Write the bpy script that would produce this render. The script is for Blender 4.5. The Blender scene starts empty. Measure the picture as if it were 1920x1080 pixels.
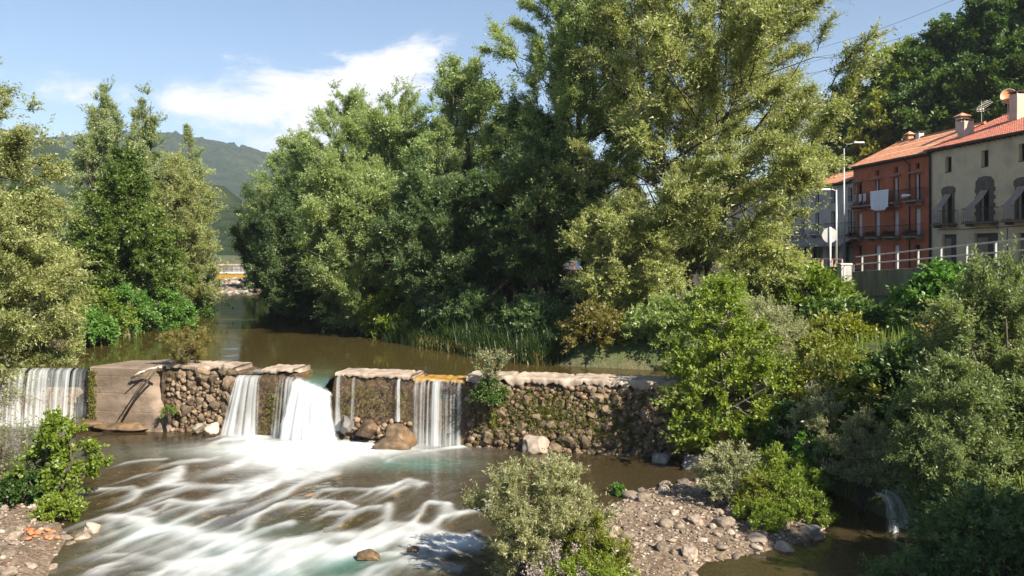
import bpy, bmesh, math, time
import numpy as np
from mathutils import Vector, Matrix

T0 = time.time()
S = bpy.context.scene
COL = S.collection

# ------------------------------------------------------------------ camera, world, sun, exposure
F = 1600.0            # focal length in photo pixels (photo 1920 wide)
HZ = 470.0            # photo row of the horizon
CZ = 8.0              # eye height above the lower pool
cam_d = bpy.data.cameras.new('camera')
cam_d.sensor_width = 36.0
cam_d.lens = 36.0 * F / 1920.0
cam_d.shift_y = (HZ - 540.0) / 1920.0
cam_d.clip_start = 0.2
cam_d.clip_end = 9000.0
cam = bpy.data.objects.new('camera', cam_d)
cam.location = (0, 0, CZ)
cam.rotation_euler = (math.radians(90), 0, 0)
COL.objects.link(cam)
S.camera = cam

SUN = Vector((0.53, -0.58, 0.62)).normalized()
sun_el = math.asin(SUN.z)
sun_az = math.atan2(SUN.x, SUN.y)
sun_d = bpy.data.lights.new('sun', 'SUN')
sun_d.energy = 5.0
sun_d.angle = math.radians(0.53)
sun_d.color = (1.0, 0.92, 0.77)
sun = bpy.data.objects.new('sun', sun_d)
sun.rotation_euler = (-SUN).to_track_quat('-Z', 'Y').to_euler()
sun.location = (40, -30, 60)
COL.objects.link(sun)

W = bpy.data.worlds.new('World')
S.world = W
W.use_nodes = True
wn, wl_ = W.node_tree.nodes, W.node_tree.links
wn.clear()
w_out = wn.new('ShaderNodeOutputWorld')
w_bg = wn.new('ShaderNodeBackground')
w_bg.inputs['Strength'].default_value = 0.064
w_sky = wn.new('ShaderNodeTexSky')
w_sky.sky_type = 'NISHITA'
w_sky.sun_disc = False
w_sky.sun_elevation = sun_el
w_sky.sun_rotation = sun_az
w_sky.altitude = 700
w_sky.air_density = 1.0
w_sky.dust_density = 0.25
w_sky.ozone_density = 1.6
w_tc = wn.new('ShaderNodeTexCoord')
def wmath(op, a, b=None, clamp=False):
    n = wn.new('ShaderNodeMath'); n.operation = op; n.use_clamp = clamp
    for i, v in enumerate((a, b)):
        if v is None: continue
        if isinstance(v, (int, float)): n.inputs[i].default_value = v
        else: wl_.new(v, n.inputs[i])
    return n.outputs[0]
w_sep = wn.new('ShaderNodeSeparateXYZ'); wl_.new(w_tc.outputs['Generated'], w_sep.inputs[0])
dx, dy, dz = w_sep.outputs
w_map = wn.new('ShaderNodeMapping'); w_map.inputs['Scale'].default_value = (1.0, 1.0, 2.4)
wl_.new(w_tc.outputs['Generated'], w_map.inputs[0])
w_n = wn.new('ShaderNodeTexNoise'); w_n.inputs['Scale'].default_value = 6.0
w_n.inputs['Detail'].default_value = 9.0; w_n.inputs['Roughness'].default_value = 0.68
w_n.inputs['Distortion'].default_value = 0.25
wl_.new(w_map.outputs[0], w_n.inputs['Vector'])
def bump(cx, cz, rx, rz, tilt, amp):
    # soft lump of cloud around one direction of the sky (direction space, x and z of the unit vector)
    ax = wmath('SUBTRACT', dx, cx); az = wmath('SUBTRACT', dz, cz)
    az = wmath('SUBTRACT', az, wmath('MULTIPLY', ax, tilt))
    q = wmath('ADD', wmath('POWER', wmath('ABSOLUTE', wmath('DIVIDE', ax, rx)), 2.0),
              wmath('POWER', wmath('ABSOLUTE', wmath('DIVIDE', az, rz)), 2.0))
    e = wmath('POWER', 2.718, wmath('MULTIPLY', q, -1.0))
    e = wmath('MULTIPLY', e, wmath('GREATER_THAN', dy, 0.0))
    return wmath('MULTIPLY', e, amp)
dens = w_n.outputs['Fac']
for b in ((-0.28, 0.168, 0.13, 0.042, 0.05, 0.30), (-0.13, 0.212, 0.075, 0.038, 0.25, 0.26), (-0.235, 0.115, 0.075, 0.04, 0.3, 0.26),
          (-0.44, 0.165, 0.10, 0.020, 0.0, 0.15), (-0.05, 0.19, 0.06, 0.03, 0.0, 0.14)):
    dens = wmath('ADD', dens, bump(*b))
w_r = wn.new('ShaderNodeMapRange'); w_r.inputs[1].default_value = 0.63; w_r.inputs[2].default_value = 0.86
w_r.interpolation_type = 'SMOOTHERSTEP'
wl_.new(dens, w_r.inputs[0])
w_mix = wn.new('ShaderNodeMix'); w_mix.data_type = 'RGBA'
w_mix.inputs['B'].default_value = (8.6, 8.3, 8.3, 1)
w_tint = wn.new('ShaderNodeMix'); w_tint.data_type = 'RGBA'; w_tint.blend_type = 'MULTIPLY'
w_tint.inputs['Factor'].default_value = 1.0
w_tint.inputs['B'].default_value = (1.0, 1.0, 1.0, 1)
wl_.new(w_sky.outputs[0], w_tint.inputs['A'])
wl_.new(w_tint.outputs['Result'], w_mix.inputs['A'])
wl_.new(wmath('MULTIPLY', w_r.outputs[0], 0.9), w_mix.inputs['Factor'])
wl_.new(w_mix.outputs['Result'], w_bg.inputs['Color'])
wl_.new(w_bg.outputs[0], w_out.inputs['Surface'])

S.view_settings.view_transform = 'Standard'
S.view_settings.look = 'None'
S.view_settings.gamma = 1.0
S.view_settings.exposure = 1.25
S.render.engine = 'CYCLES'
S.cycles.max_bounces = 7
S.cycles.diffuse_bounces = 3
S.cycles.glossy_bounces = 3
S.cycles.transmission_bounces = 4
S.cycles.transparent_max_bounces = 12
S.cycles.volume_bounces = 0
S.cycles.caustics_reflective = False
S.cycles.caustics_refractive = False
S.cycles.use_denoising = True
S.cycles.sample_clamp_indirect = 6.0

# ------------------------------------------------------------------ numeric helpers
def at(u, v, Y):
    """photo pixel + distance -> point of the place"""
    return np.array(((u - 960.0) / F * Y, Y, CZ - (v - HZ) / F * Y))
def on_level(u, v, z=0.0):
    """photo pixel on a level surface -> point of the place"""
    Y = (CZ - z) * F / (v - HZ)
    return np.array(((u - 960.0) / F * Y, Y, z))
def sstep(a, b, x):
    t = np.clip((x - a) / (b - a), 0, 1)
    return t * t * (3 - 2 * t)
_P = np.random.RandomState(7).permutation(512).astype(np.int64)
_P = np.concatenate([_P, _P])
_G = np.random.RandomState(11).normal(size=(512, 3)); _G /= np.linalg.norm(_G, axis=1)[:, None]
def perlin(p):
    p = np.asarray(p, float); i = np.floor(p).astype(np.int64); f = p - i; i &= 511
    w = f * f * f * (f * (f * 6 - 15) + 10)
    out = 0.0
    for a in (0, 1):
        wa = w[..., 0] if a else 1 - w[..., 0]
        for b in (0, 1):
            wb = w[..., 1] if b else 1 - w[..., 1]
            for c in (0, 1):
                wc = w[..., 2] if c else 1 - w[..., 2]
                h = _P[(_P[(_P[(i[..., 0] + a) & 511] + i[..., 1] + b) & 511] + i[..., 2] + c) & 511]
                g = _G[h]
                d = g[..., 0] * (f[..., 0] - a) + g[..., 1] * (f[..., 1] - b) + g[..., 2] * (f[..., 2] - c)
                out = out + wa * wb * wc * d
    return out
def fbm(x, y, z=0.0, oct=4, gain=0.5):
    p = np.stack(np.broadcast_arrays(np.asarray(x, float), np.asarray(y, float), np.asarray(z, float)), -1)
    s, a = 0.0, 1.0
    for k in range(oct):
        s = s + a * perlin(p + 17.3 * k); p = p * 2.03; a *= gain
    return s
def unit(v):
    return v / np.maximum(np.linalg.norm(v, axis=-1, keepdims=True), 1e-9)

# ------------------------------------------------------------------ object helpers
def tag(o, label=None, cat=None, group=None, kind=None):
    if label: o['label'] = label
    if cat: o['category'] = cat
    if group: o['group'] = group
    if kind: o['kind'] = kind
    return o
def link(name, mesh, mat=None, parent=None, loc=None, rot=None):
    o = bpy.data.objects.new(name, mesh); COL.objects.link(o)
    if mat is not None and mesh is not None and not mesh.materials: mesh.materials.append(mat)
    if parent is not None: o.parent = parent
    if loc is not None: o.location = loc
    if rot is not None: o.rotation_euler = rot
    return o
def empty(name, loc=(0, 0, 0), rz=0.0):
    o = bpy.data.objects.new(name, None); COL.objects.link(o)
    o.location = loc; o.rotation_euler = (0, 0, rz); o.empty_display_size = 0.3
    return o
def np_mesh(name, verts, faces, smooth=False, attrs=None, attr_domain='POINT'):
    """verts (N,3); faces = list of (M,k) int arrays"""
    me = bpy.data.meshes.new(name)
    verts = np.ascontiguousarray(verts, np.float32)
    faces = [np.asarray(f, np.int32) for f in faces if len(f)]
    loops = np.concatenate([f.ravel() for f in faces])
    tot = np.concatenate([np.full(len(f), f.shape[1], np.int32) for f in faces])
    start = np.concatenate([[0], np.cumsum(tot)[:-1]]).astype(np.int32)
    me.vertices.add(len(verts)); me.vertices.foreach_set('co', verts.ravel())
    me.loops.add(len(loops)); me.loops.foreach_set('vertex_index', loops)
    me.polygons.add(len(tot)); me.polygons.foreach_set('loop_start', start)
    for k, a in (attrs or {}).items():
        at_ = me.attributes.new(k, 'FLOAT', attr_domain)
        at_.data.foreach_set('value', np.ascontiguousarray(a, np.float32))
    me.update(calc_edges=True)
    me.validate()
    me.polygons.foreach_set('use_smooth', np.full(len(me.polygons), bool(smooth)))
    return me
def grid_faces(nu, nv):
    i = np.arange(nu - 1)[:, None] * nv + np.arange(nv - 1)[None, :]
    i = i.ravel()
    return np.stack([i, i + nv, i + nv + 1, i + 1], 1)
class MB:
    """collects boxes, bars and prisms into ONE mesh"""
    def __init__(s): s.v = []; s.f = {}; s.n = 0
    def add(s, v, f):
        v = np.asarray(v, float).reshape(-1, 3); s.v.append(v)
        for q in f: s.f.setdefault(len(q), []).append([i + s.n for i in q])
        s.n += len(v); return s
    def box(s, x0, x1, y0, y1, z0, z1):
        v = [(x, y, z) for x in (x0, x1) for y in (y0, y1) for z in (z0, z1)]
        return s.add(v, [(0, 1, 3, 2), (4, 6, 7, 5), (0, 4, 5, 1), (2, 3, 7, 6), (0, 2, 6, 4), (1, 5, 7, 3)])
    def tube(s, pts, r, n=6, caps=True):
        pts = np.asarray(pts, float); r = np.broadcast_to(np.asarray(r, float), (len(pts),))
        t = np.gradient(pts, axis=0); t = unit(t)
        ref = np.array((0.31, 0.2, 0.93)) if abs(t[0] @ np.array((0, 0, 1.0))) < 0.9 else np.array((1.0, 0.1, 0))
        a = unit(np.cross(t, ref)); b = np.cross(t, a)
        ang = np.linspace(0, 2 * np.pi, n, endpoint=False)
        v = pts[:, None] + r[:, None, None] * (np.cos(ang)[None, :, None] * a[:, None] + np.sin(ang)[None, :, None] * b[:, None])
        f = []
        for k in range(len(pts) - 1):
            for j in range(n):
                j2 = (j + 1) % n
                f.append((k * n + j, k * n + j2, (k + 1) * n + j2, (k + 1) * n + j))
        if caps:
            f.append(tuple(range(n))[::-1]); f.append(tuple((len(pts) - 1) * n + j for j in range(n)))
        return s.add(v, f)
    def prism(s, poly, y0, y1):
        """polygon in x,z extruded along y"""
        n = len(poly)
        v = [(p[0], y0, p[1]) for p in poly] + [(p[0], y1, p[1]) for p in poly]
        f = [tuple(range(n)), tuple(range(2 * n - 1, n - 1, -1))] + [(i, i + n, (i + 1) % n + n, (i + 1) % n) for i in range(n)]
        return s.add(v, f)
    def mesh(s, name, smooth=False, bevel=0.0):
        me = np_mesh(name, np.concatenate(s.v), [np.array(f) for f in s.f.values()], smooth)
        if bevel > 0:
            bm = bmesh.new(); bm.from_mesh(me)
            bmesh.ops.bevel(bm, geom=bm.edges[:], offset=bevel, segments=1, affect='EDGES', clamp_overlap=True)
            bm.to_mesh(me); bm.free()
        bm = bmesh.new(); bm.from_mesh(me); bmesh.ops.recalc_face_normals(bm, faces=bm.faces[:]); bm.to_mesh(me); bm.free()
        return me
    def build(s, name, mat, parent=None, smooth=False, bevel=0.0, loc=None):
        return link(name, s.mesh(name, smooth, bevel), mat, parent, loc)

# ------------------------------------------------------------------ material helpers
def new_mat(name):
    m = bpy.data.materials.new(name); m.use_nodes = True
    m.node_tree.nodes.clear()
    return m, m.node_tree.nodes, m.node_tree.links
def ramp(nodes, stops):
    r = nodes.new('ShaderNodeValToRGB')
    e = r.color_ramp.elements
    while len(e) < len(stops): e.new(0.5)
    for k, (p, c) in enumerate(stops):
        e[k].position = p; e[k].color = (*c, 1)
    return r
def surf(name, stops, scale=4.0, rough=0.85, bump_s=0.3, bump_scale=None, detail=6.0, spec=0.3, stretch=(1, 1, 1), metallic=0.0, stain=None):
    """noise-coloured Principled surface with fine relief, object coordinates; stain = (colour, scale, amount)"""
    m, n, l = new_mat(name)
    out = n.new('ShaderNodeOutputMaterial'); p = n.new('ShaderNodeBsdfPrincipled')
    tc = n.new('ShaderNodeTexCoord'); mp = n.new('ShaderNodeMapping'); mp.inputs['Scale'].default_value = stretch
    l.new(tc.outputs['Object'], mp.inputs[0])
    no = n.new('ShaderNodeTexNoise'); no.inputs['Scale'].default_value = scale; no.inputs['Detail'].default_value = detail
    no.inputs['Roughness'].default_value = 0.6
    l.new(mp.outputs[0], no.inputs['Vector'])
    r = ramp(n, stops); l.new(no.outputs['Fac'], r.inputs[0])
    col = r.outputs[0]
    if stain:
        n2 = n.new('ShaderNodeTexNoise'); n2.inputs['Scale'].default_value = stain[1]; n2.inputs['Detail'].default_value = 5
        l.new(mp.outputs[0], n2.inputs['Vector'])
        mr = n.new('ShaderNodeMapRange'); mr.inputs[1].default_value = 0.5; mr.inputs[2].default_value = 0.68; mr.inputs[4].default_value = stain[2]
        l.new(n2.outputs['Fac'], mr.inputs[0])
        mx = n.new('ShaderNodeMix'); mx.data_type = 'RGBA'; mx.inputs['B'].default_value = (*stain[0], 1)
        l.new(mr.outputs[0], mx.inputs['Factor']); l.new(col, mx.inputs['A']); col = mx.outputs['Result']
    l.new(col, p.inputs['Base Color'])
    p.inputs['Roughness'].default_value = rough; p.inputs['Specular IOR Level'].default_value = spec
    p.inputs['Metallic'].default_value = metallic
    if bump_s > 0:
        nb = n.new('ShaderNodeTexNoise'); nb.inputs['Scale'].default_value = bump_scale or scale * 5; nb.inputs['Detail'].default_value = 5
        l.new(mp.outputs[0], nb.inputs['Vector'])
        b = n.new('ShaderNodeBump'); b.inputs['Strength'].default_value = bump_s; b.inputs['Distance'].default_value = 0.03
        l.new(nb.outputs['Fac'], b.inputs['Height']); l.new(b.outputs[0], p.inputs['Normal'])
    l.new(p.outputs[0], out.inputs['Surface'])
    return m
def stone_mat(name, stops, rough=0.8, scale=3.0, lichen=None):
    """stone whose tone also varies from object to object"""
    m = surf(name, stops, scale=scale, rough=rough, bump_s=0.5, bump_scale=scale * 6, stain=lichen)
    n, l = m.node_tree.nodes, m.node_tree.links
    p = next(x for x in n if x.type == 'BSDF_PRINCIPLED')
    src = p.inputs['Base Color'].links[0].from_socket
    oi = n.new('ShaderNodeObjectInfo')
    mr = n.new('ShaderNodeMapRange'); mr.inputs[3].default_value = 0.55; mr.inputs[4].default_value = 1.25
    l.new(oi.outputs['Random'], mr.inputs[0])
    mul = n.new('ShaderNodeMix'); mul.data_type = 'RGBA'; mul.blend_type = 'MULTIPLY'; mul.inputs['Factor'].default_value = 1.0
    l.new(src, mul.inputs['A']); l.new(mr.outputs[0], mul.inputs['B']); l.new(mul.outputs['Result'], p.inputs['Base Color'])
    return m
def leaf_mat(name, dark, mid, light, back=None, trans=0.48, gloss=0.03):
    """leaf: diffuse + light shining through; tone from the per-leaf attribute, paler underside"""
    m, n, l = new_mat(name)
    out = n.new('ShaderNodeOutputMaterial')
    a = n.new('ShaderNodeAttribute'); a.attribute_name = 'tint'
    oi = n.new('ShaderNodeObjectInfo'); q1 = n.new('ShaderNodeMath'); q1.operation = 'MULTIPLY_ADD'; q1.inputs[1].default_value = 0.42; q1.inputs[2].default_value = -0.21
    q2 = n.new('ShaderNodeMath'); q2.operation = 'ADD'; q2.use_clamp = True
    l.new(oi.outputs['Random'], q1.inputs[0]); l.new(q1.outputs[0], q2.inputs[0]); l.new(a.outputs['Fac'], q2.inputs[1])
    r = ramp(n, [(0.0, dark), (0.5, mid), (1.0, light)]); l.new(q2.outputs[0], r.inputs[0])
    col = r.outputs[0]
    if back:
        g = n.new('ShaderNodeNewGeometry'); mx = n.new('ShaderNodeMix'); mx.data_type = 'RGBA'
        mx.inputs['B'].default_value = (*back, 1)
        f = n.new('ShaderNodeMath'); f.operation = 'MULTIPLY'; f.inputs[1].default_value = 0.75
        l.new(g.outputs['Backfacing'], f.inputs[0]); l.new(f.outputs[0], mx.inputs['Factor'])
        l.new(col, mx.inputs['A']); col = mx.outputs['Result']
    d = n.new('ShaderNodeBsdfDiffuse'); t = n.new('ShaderNodeBsdfTranslucent')
    tc = n.new('ShaderNodeMix'); tc.data_type = 'RGBA'; tc.blend_type = 'MULTIPLY'; tc.inputs['Factor'].default_value = 1.0
    tc.inputs['B'].default_value = (1.15, 1.25, 0.55, 1)
    l.new(col, tc.inputs['A'])
    l.new(col, d.inputs[0]); l.new(tc.outputs['Result'], t.inputs[0])
    ms = n.new('ShaderNodeMixShader'); ms.inputs[0].default_value = trans
    l.new(d.outputs[0], ms.inputs[1]); l.new(t.outputs[0], ms.inputs[2])
    gl = n.new('ShaderNodeBsdfGlossy'); gl.inputs['Roughness'].default_value = 0.45; gl.inputs[0].default_value = (1, 1, 1, 1)
    mg = n.new('ShaderNodeMixShader'); mg.inputs[0].default_value = gloss
    l.new(ms.outputs[0], mg.inputs[1]); l.new(gl.outputs[0], mg.inputs[2])
    l.new(mg.outputs[0], out.inputs['Surface'])
    return m
def plain(name, col, rough=0.6, spec=0.4, metallic=0.0):
    return surf(name, [(0.3, tuple(c * 0.88 for c in col)), (0.7, tuple(min(1, c * 1.08) for c in col))], scale=6, rough=rough, bump_s=0.05, spec=spec, metallic=metallic)

# ------------------------------------------------------------------ the lie of the land
DAM_K = 0.2256
def y_dam(x):                       # line of the weir's downstream face
    return np.where(x < -19.0, 39.2, 38.8 - DAM_K * (x + 19.0))
_ly = [-40, 10, 21, 24, 28, 31, 33, 36, 38.5, 40, 43, 50, 60, 85, 113, 150, 200, 400]
_lx = [-7, -8, -11.3, -12.2, -15.0, -18.7, -21.5, -27, -30, -27, -22.5, -22.5, -24.0, -32, -39.5, -58, -82, -200]
_ry = [-40, 10, 21, 24, 28, 31, 33.5, 36, 38, 40, 45, 50, 60, 81, 113, 150, 200, 400]
_rx = [12, 11.5, 11.0, 10.8, 10.0, 9.2, 8.3, 8.8, 7.2, 1.8, -2.5, -6.2, -11.8, -23.5, -33.0, -44, -65, -180]
def x_left(y): return np.interp(y, _ly, _lx)
def x_right(y): return np.interp(y, _ry, _rx)
_wy = [-40, 58, 62, 66, 84, 110, 150, 400]
_wx = [19.6, 19.6, 4.0, -4.0, -14.0, -26.0, -38.0, -170.0]
def x_wall(y): return np.interp(y, _wy, _wx)
def street_z(y): return 6.3 + np.clip(50.0 - y, 0, 40) * 0.05
def upper_level(y): return 2.6 + np.clip(y - 104.0, 0, 200) * 0.012
def poly_sd(x, y, poly):
    """signed distance to a polygon, inside positive"""
    poly = np.asarray(poly, float); d = np.full(np.shape(x), 1e9); ins = np.zeros(np.shape(x), bool)
    for (ax, ay), (bx, by) in zip(poly, np.roll(poly, -1, 0)):
        ex, ey = bx - ax, by - ay
        t = np.clip(((x - ax) * ex + (y - ay) * ey) / (ex * ex + ey * ey), 0, 1)
        d = np.minimum(d, np.hypot(x - ax - t * ex, y - ay - t * ey))
        c = (ay > y) != (by > y)
        with np.errstate(divide='ignore', invalid='ignore'):
            ins ^= c & (x < ex * (y - ay) / (by - ay) + ax)
    return np.where(ins, d, -d)
BAR = [on_level(*p)[:2] for p in ((1125, 950), (1200, 918), (1340, 893), (1420, 900), (1545, 975), (1560, 1005), (1480, 1030), (1330, 1060),
                                  (1270, 1120), (1150, 1180), (930, 1180), (890, 1110), (1000, 1020))]
def ground_z(x, y, fine=True):
    x = np.asarray(x, float); y = np.asarray(y, float)
    up = sstep(0.4, 1.4, y - y_dam(x))                       # 0 below the weir, 1 above
    lev = up * upper_level(y)
    L, R, Wl = x_left(y), x_right(y), x_wall(y)
    bed = lev - 0.55
    # right bank up to the wall, then the street, then the wooded slope
    d = x - R
    bank = lev + sstep(-0.6, 2.5, d) * 1.5 - 0.55 + np.clip(d - 1.5, 0, 40) * 0.17
    bank = np.minimum(bank, street_z(y) - 2.2)
    h = np.where(d > -0.6, bank, bed)
    st = street_z(y) - 0.12
    h = np.where(x > Wl + 0.15, st, h)
    hill = np.clip(x - 40.5 + 0.06 * (y - 60), 0, 60)
    h = h + np.where(x > Wl, np.minimum(hill * 1.0, 45), 0) * sstep(150, 105, y)
    # left bank
    e = L - x
    lb = lev + sstep(-0.6, 3.0, e) * 1.0 - 0.55 + np.clip(e - 2, 0, 25) * 0.10
    lb_low = 0.52 * sstep(-0.8, 1.4, e) - 0.27 + sstep(4, 12, e) * 1.5
    lb = np.where(y < y_dam(x), lb_low, lb)
    h = np.where(e > -0.6, np.maximum(lb, h * 0 + lb), h)
    h = h + np.clip(-x - 75, 0, 500) * 0.02
    # gravel bar under the right bank
    b = poly_sd(x, y, BAR) if x.size < 600000 else 0
    h = np.where((y < 34) & (x < 12), np.maximum(h, -0.5 + 0.62 * sstep(-1.2, 0.7, b)), h)
    if fine:
        h = h + 0.05 * fbm(x * 0.9, y * 0.9, 3.1, 3) * (1 - sstep(100, 200, np.hypot(x, y)))
    return h
def axis(segs):
    out = []
    for a, b, st in segs: out.append(np.arange(a, b, st))
    return np.concatenate(out + [[segs[-1][1]]])
gx = axis([(-3000, -400, 100), (-400, -120, 14), (-120, -40, 2.5), (-40, -28, 0.6), (-28, 21, 0.25), (21, 70, 1.0), (70, 300, 10), (300, 3000, 100)])
gy = axis([(-200, 0, 10), (0, 15, 1.0), (15, 45, 0.25), (45, 75, 0.5), (75, 170, 1.5), (170, 420, 8), (420, 3600, 100)])
GX, GY = np.meshgrid(gx, gy, indexing='ij')
GZ = ground_z(GX, GY)
gravel = np.clip(sstep(1.5, -0.5, GX - x_right(GY)) * sstep(-3.5, -1.0, GX - x_left(GY) + 1.0), 0, 1)
gravel = np.maximum(gravel, sstep(-0.6, 0.3, poly_sd(GX, GY, BAR)))
gravel = np.maximum(gravel, ((GY < 34) & (GX < x_left(GY) + 1)).astype(float) * sstep(-9, -4, GX - x_left(GY)))
gm, n, l = new_mat('ground_soil_gravel')
o_ = n.new('ShaderNodeOutputMaterial'); p_ = n.new('ShaderNodeBsdfPrincipled'); p_.inputs['Roughness'].default_value = 0.9
tc = n.new('ShaderNodeTexCoord')
n1 = n.new('ShaderNodeTexNoise'); n1.inputs['Scale'].default_value = 0.9; n1.inputs['Detail'].default_value = 8
n2 = n.new('ShaderNodeTexVoronoi'); n2.inputs['Scale'].default_value = 9
n3 = n.new('ShaderNodeTexNoise'); n3.inputs['Scale'].default_value = 14; n3.inputs['Detail'].default_value = 6
for q in (n1, n2, n3): l.new(tc.outputs['Object'], q.inputs['Vector'])
rg = ramp(n, [(0.25, (0.035, 0.045, 0.016)), (0.5, (0.06, 0.085, 0.025)), (0.72, (0.13, 0.12, 0.05))]); l.new(n1.outputs['Fac'], rg.inputs[0])
rs = ramp(n, [(0.0, (0.10, 0.07, 0.045)), (0.5, (0.19, 0.14, 0.10)), (1.0, (0.31, 0.26, 0.20))]); l.new(n2.outputs['Color'], rs.inputs[0])
rs2 = ramp(n, [(0.3, (0.5, 0.45, 0.4)), (0.7, (1.15, 1.1, 1.05))]); l.new(n3.outputs['Fac'], rs2.inputs[0])
mm = n.new('ShaderNodeMix'); mm.data_type = 'RGBA'; mm.blend_type = 'MULTIPLY'; mm.inputs['Factor'].default_value = 1
l.new(rs.outputs[0], mm.inputs['A']); l.new(rs2.outputs[0], mm.inputs['B'])
ga = n.new('ShaderNodeAttribute'); ga.attribute_name = 'gravel'
mx = n.new('ShaderNodeMix'); mx.data_type = 'RGBA'; l.new(ga.outputs['Fac'], mx.inputs['Factor']); l.new(rg.outputs[0], mx.inputs['A']); l.new(mm.outputs['Result'], mx.inputs['B'])
l.new(mx.outputs['Result'], p_.inputs['Base Color'])
bp = n.new('ShaderNodeBump'); bp.inputs['Strength'].default_value = 0.7; bp.inputs['Distance'].default_value = 0.06
l.new(n3.outputs['Fac'], bp.inputs['Height']); l.new(bp.outputs[0], p_.inputs['Normal']); l.new(p_.outputs[0], o_.inputs['Surface'])
ground = link('ground', np_mesh('ground', np.stack([GX, GY, GZ], -1).reshape(-1, 3), [grid_faces(len(gx), len(gy))], True, {'gravel': gravel.ravel()}), gm)
tag(ground, 'river bed, gravel and grassy banks', kind='structure')

# ------------------------------------------------------------------ water
def water_mat(name, murk, teal, clear, tint, rough=0.06, wave=(1.2, 0.25)):
    """clear-to-murky water: mirror by Fresnel over a tinted see-through body; foam and deep colour from attributes"""
    m, n, l = new_mat(name)
    out = n.new('ShaderNodeOutputMaterial')
    tr = n.new('ShaderNodeBsdfTransparent'); tr.inputs[0].default_value = (*tint, 1)
    df = n.new('ShaderNodeBsdfDiffuse')
    at_ = n.new('ShaderNodeAttribute'); at_.attribute_name = 'deep'
    mc = n.new('ShaderNodeMix'); mc.data_type = 'RGBA'; mc.inputs['A'].default_value = (*murk, 1); mc.inputs['B'].default_value = (*teal, 1)
    l.new(at_.outputs['Fac'], mc.inputs['Factor']); l.new(mc.outputs['Result'], df.inputs[0])
    body = n.new('ShaderNodeMixShader')
    ad = n.new('ShaderNodeMath'); ad.operation = 'MULTIPLY_ADD'; ad.inputs[1].default_value = 0.35; ad.inputs[2].default_value = 1 - clear; ad.use_clamp = True
    l.new(at_.outputs['Fac'], ad.inputs[0]); l.new(ad.outputs[0], body.inputs[0])
    l.new(tr.outputs[0], body.inputs[1]); l.new(df.outputs[0], body.inputs[2])
    gl = n.new('ShaderNodeBsdfGlossy'); gl.inputs['Roughness'].default_value = rough
    fr = n.new('ShaderNodeFresnel'); fr.inputs['IOR'].default_value = 1.33
    tc = n.new('ShaderNodeTexCoord'); no = n.new('ShaderNodeTexNoise'); no.inputs['Scale'].default_value = wave[0]; no.inputs['Detail'].default_value = 4
    l.new(tc.outputs['Object'], no.inputs['Vector'])
    b = n.new('ShaderNodeBump'); b.inputs['Strength'].default_value = wave[1]; b.inputs['Distance'].default_value = 0.1
    l.new(no.outputs['Fac'], b.inputs['Height']); l.new(b.outputs[0], gl.inputs['Normal']); l.new(b.outputs[0], fr.inputs['Normal'])
    w = n.new('ShaderNodeMixShader'); l.new(fr.outputs[0], w.inputs[0]); l.new(body.outputs[0], w.inputs[1]); l.new(gl.outputs[0], w.inputs[2])
    fo = n.new('ShaderNodeAttribute'); fo.attribute_name = 'foam'
    fd = n.new('ShaderNodeBsdfDiffuse'); fd.inputs[0].default_value = (0.80, 0.83, 0.84, 1)
    f = n.new('ShaderNodeMixShader'); l.new(fo.outputs['Fac'], f.inputs[0]); l.new(w.outputs[0], f.inputs[1]); l.new(fd.outputs[0], f.inputs[2])
    l.new(f.outputs[0], out.inputs['Surface'])
    return m
M_LOW = water_mat('water_lower', (0.135, 0.10, 0.048), (0.06, 0.17, 0.135), 0.70, (0.82, 0.78, 0.55), 0.08, (1.6, 0.35))
M_UP = water_mat('water_upper', (0.105, 0.078, 0.026), (0.05, 0.16, 0.13), 0.42, (0.70, 0.62, 0.38), 0.05, (0.5, 0.22))

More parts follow.
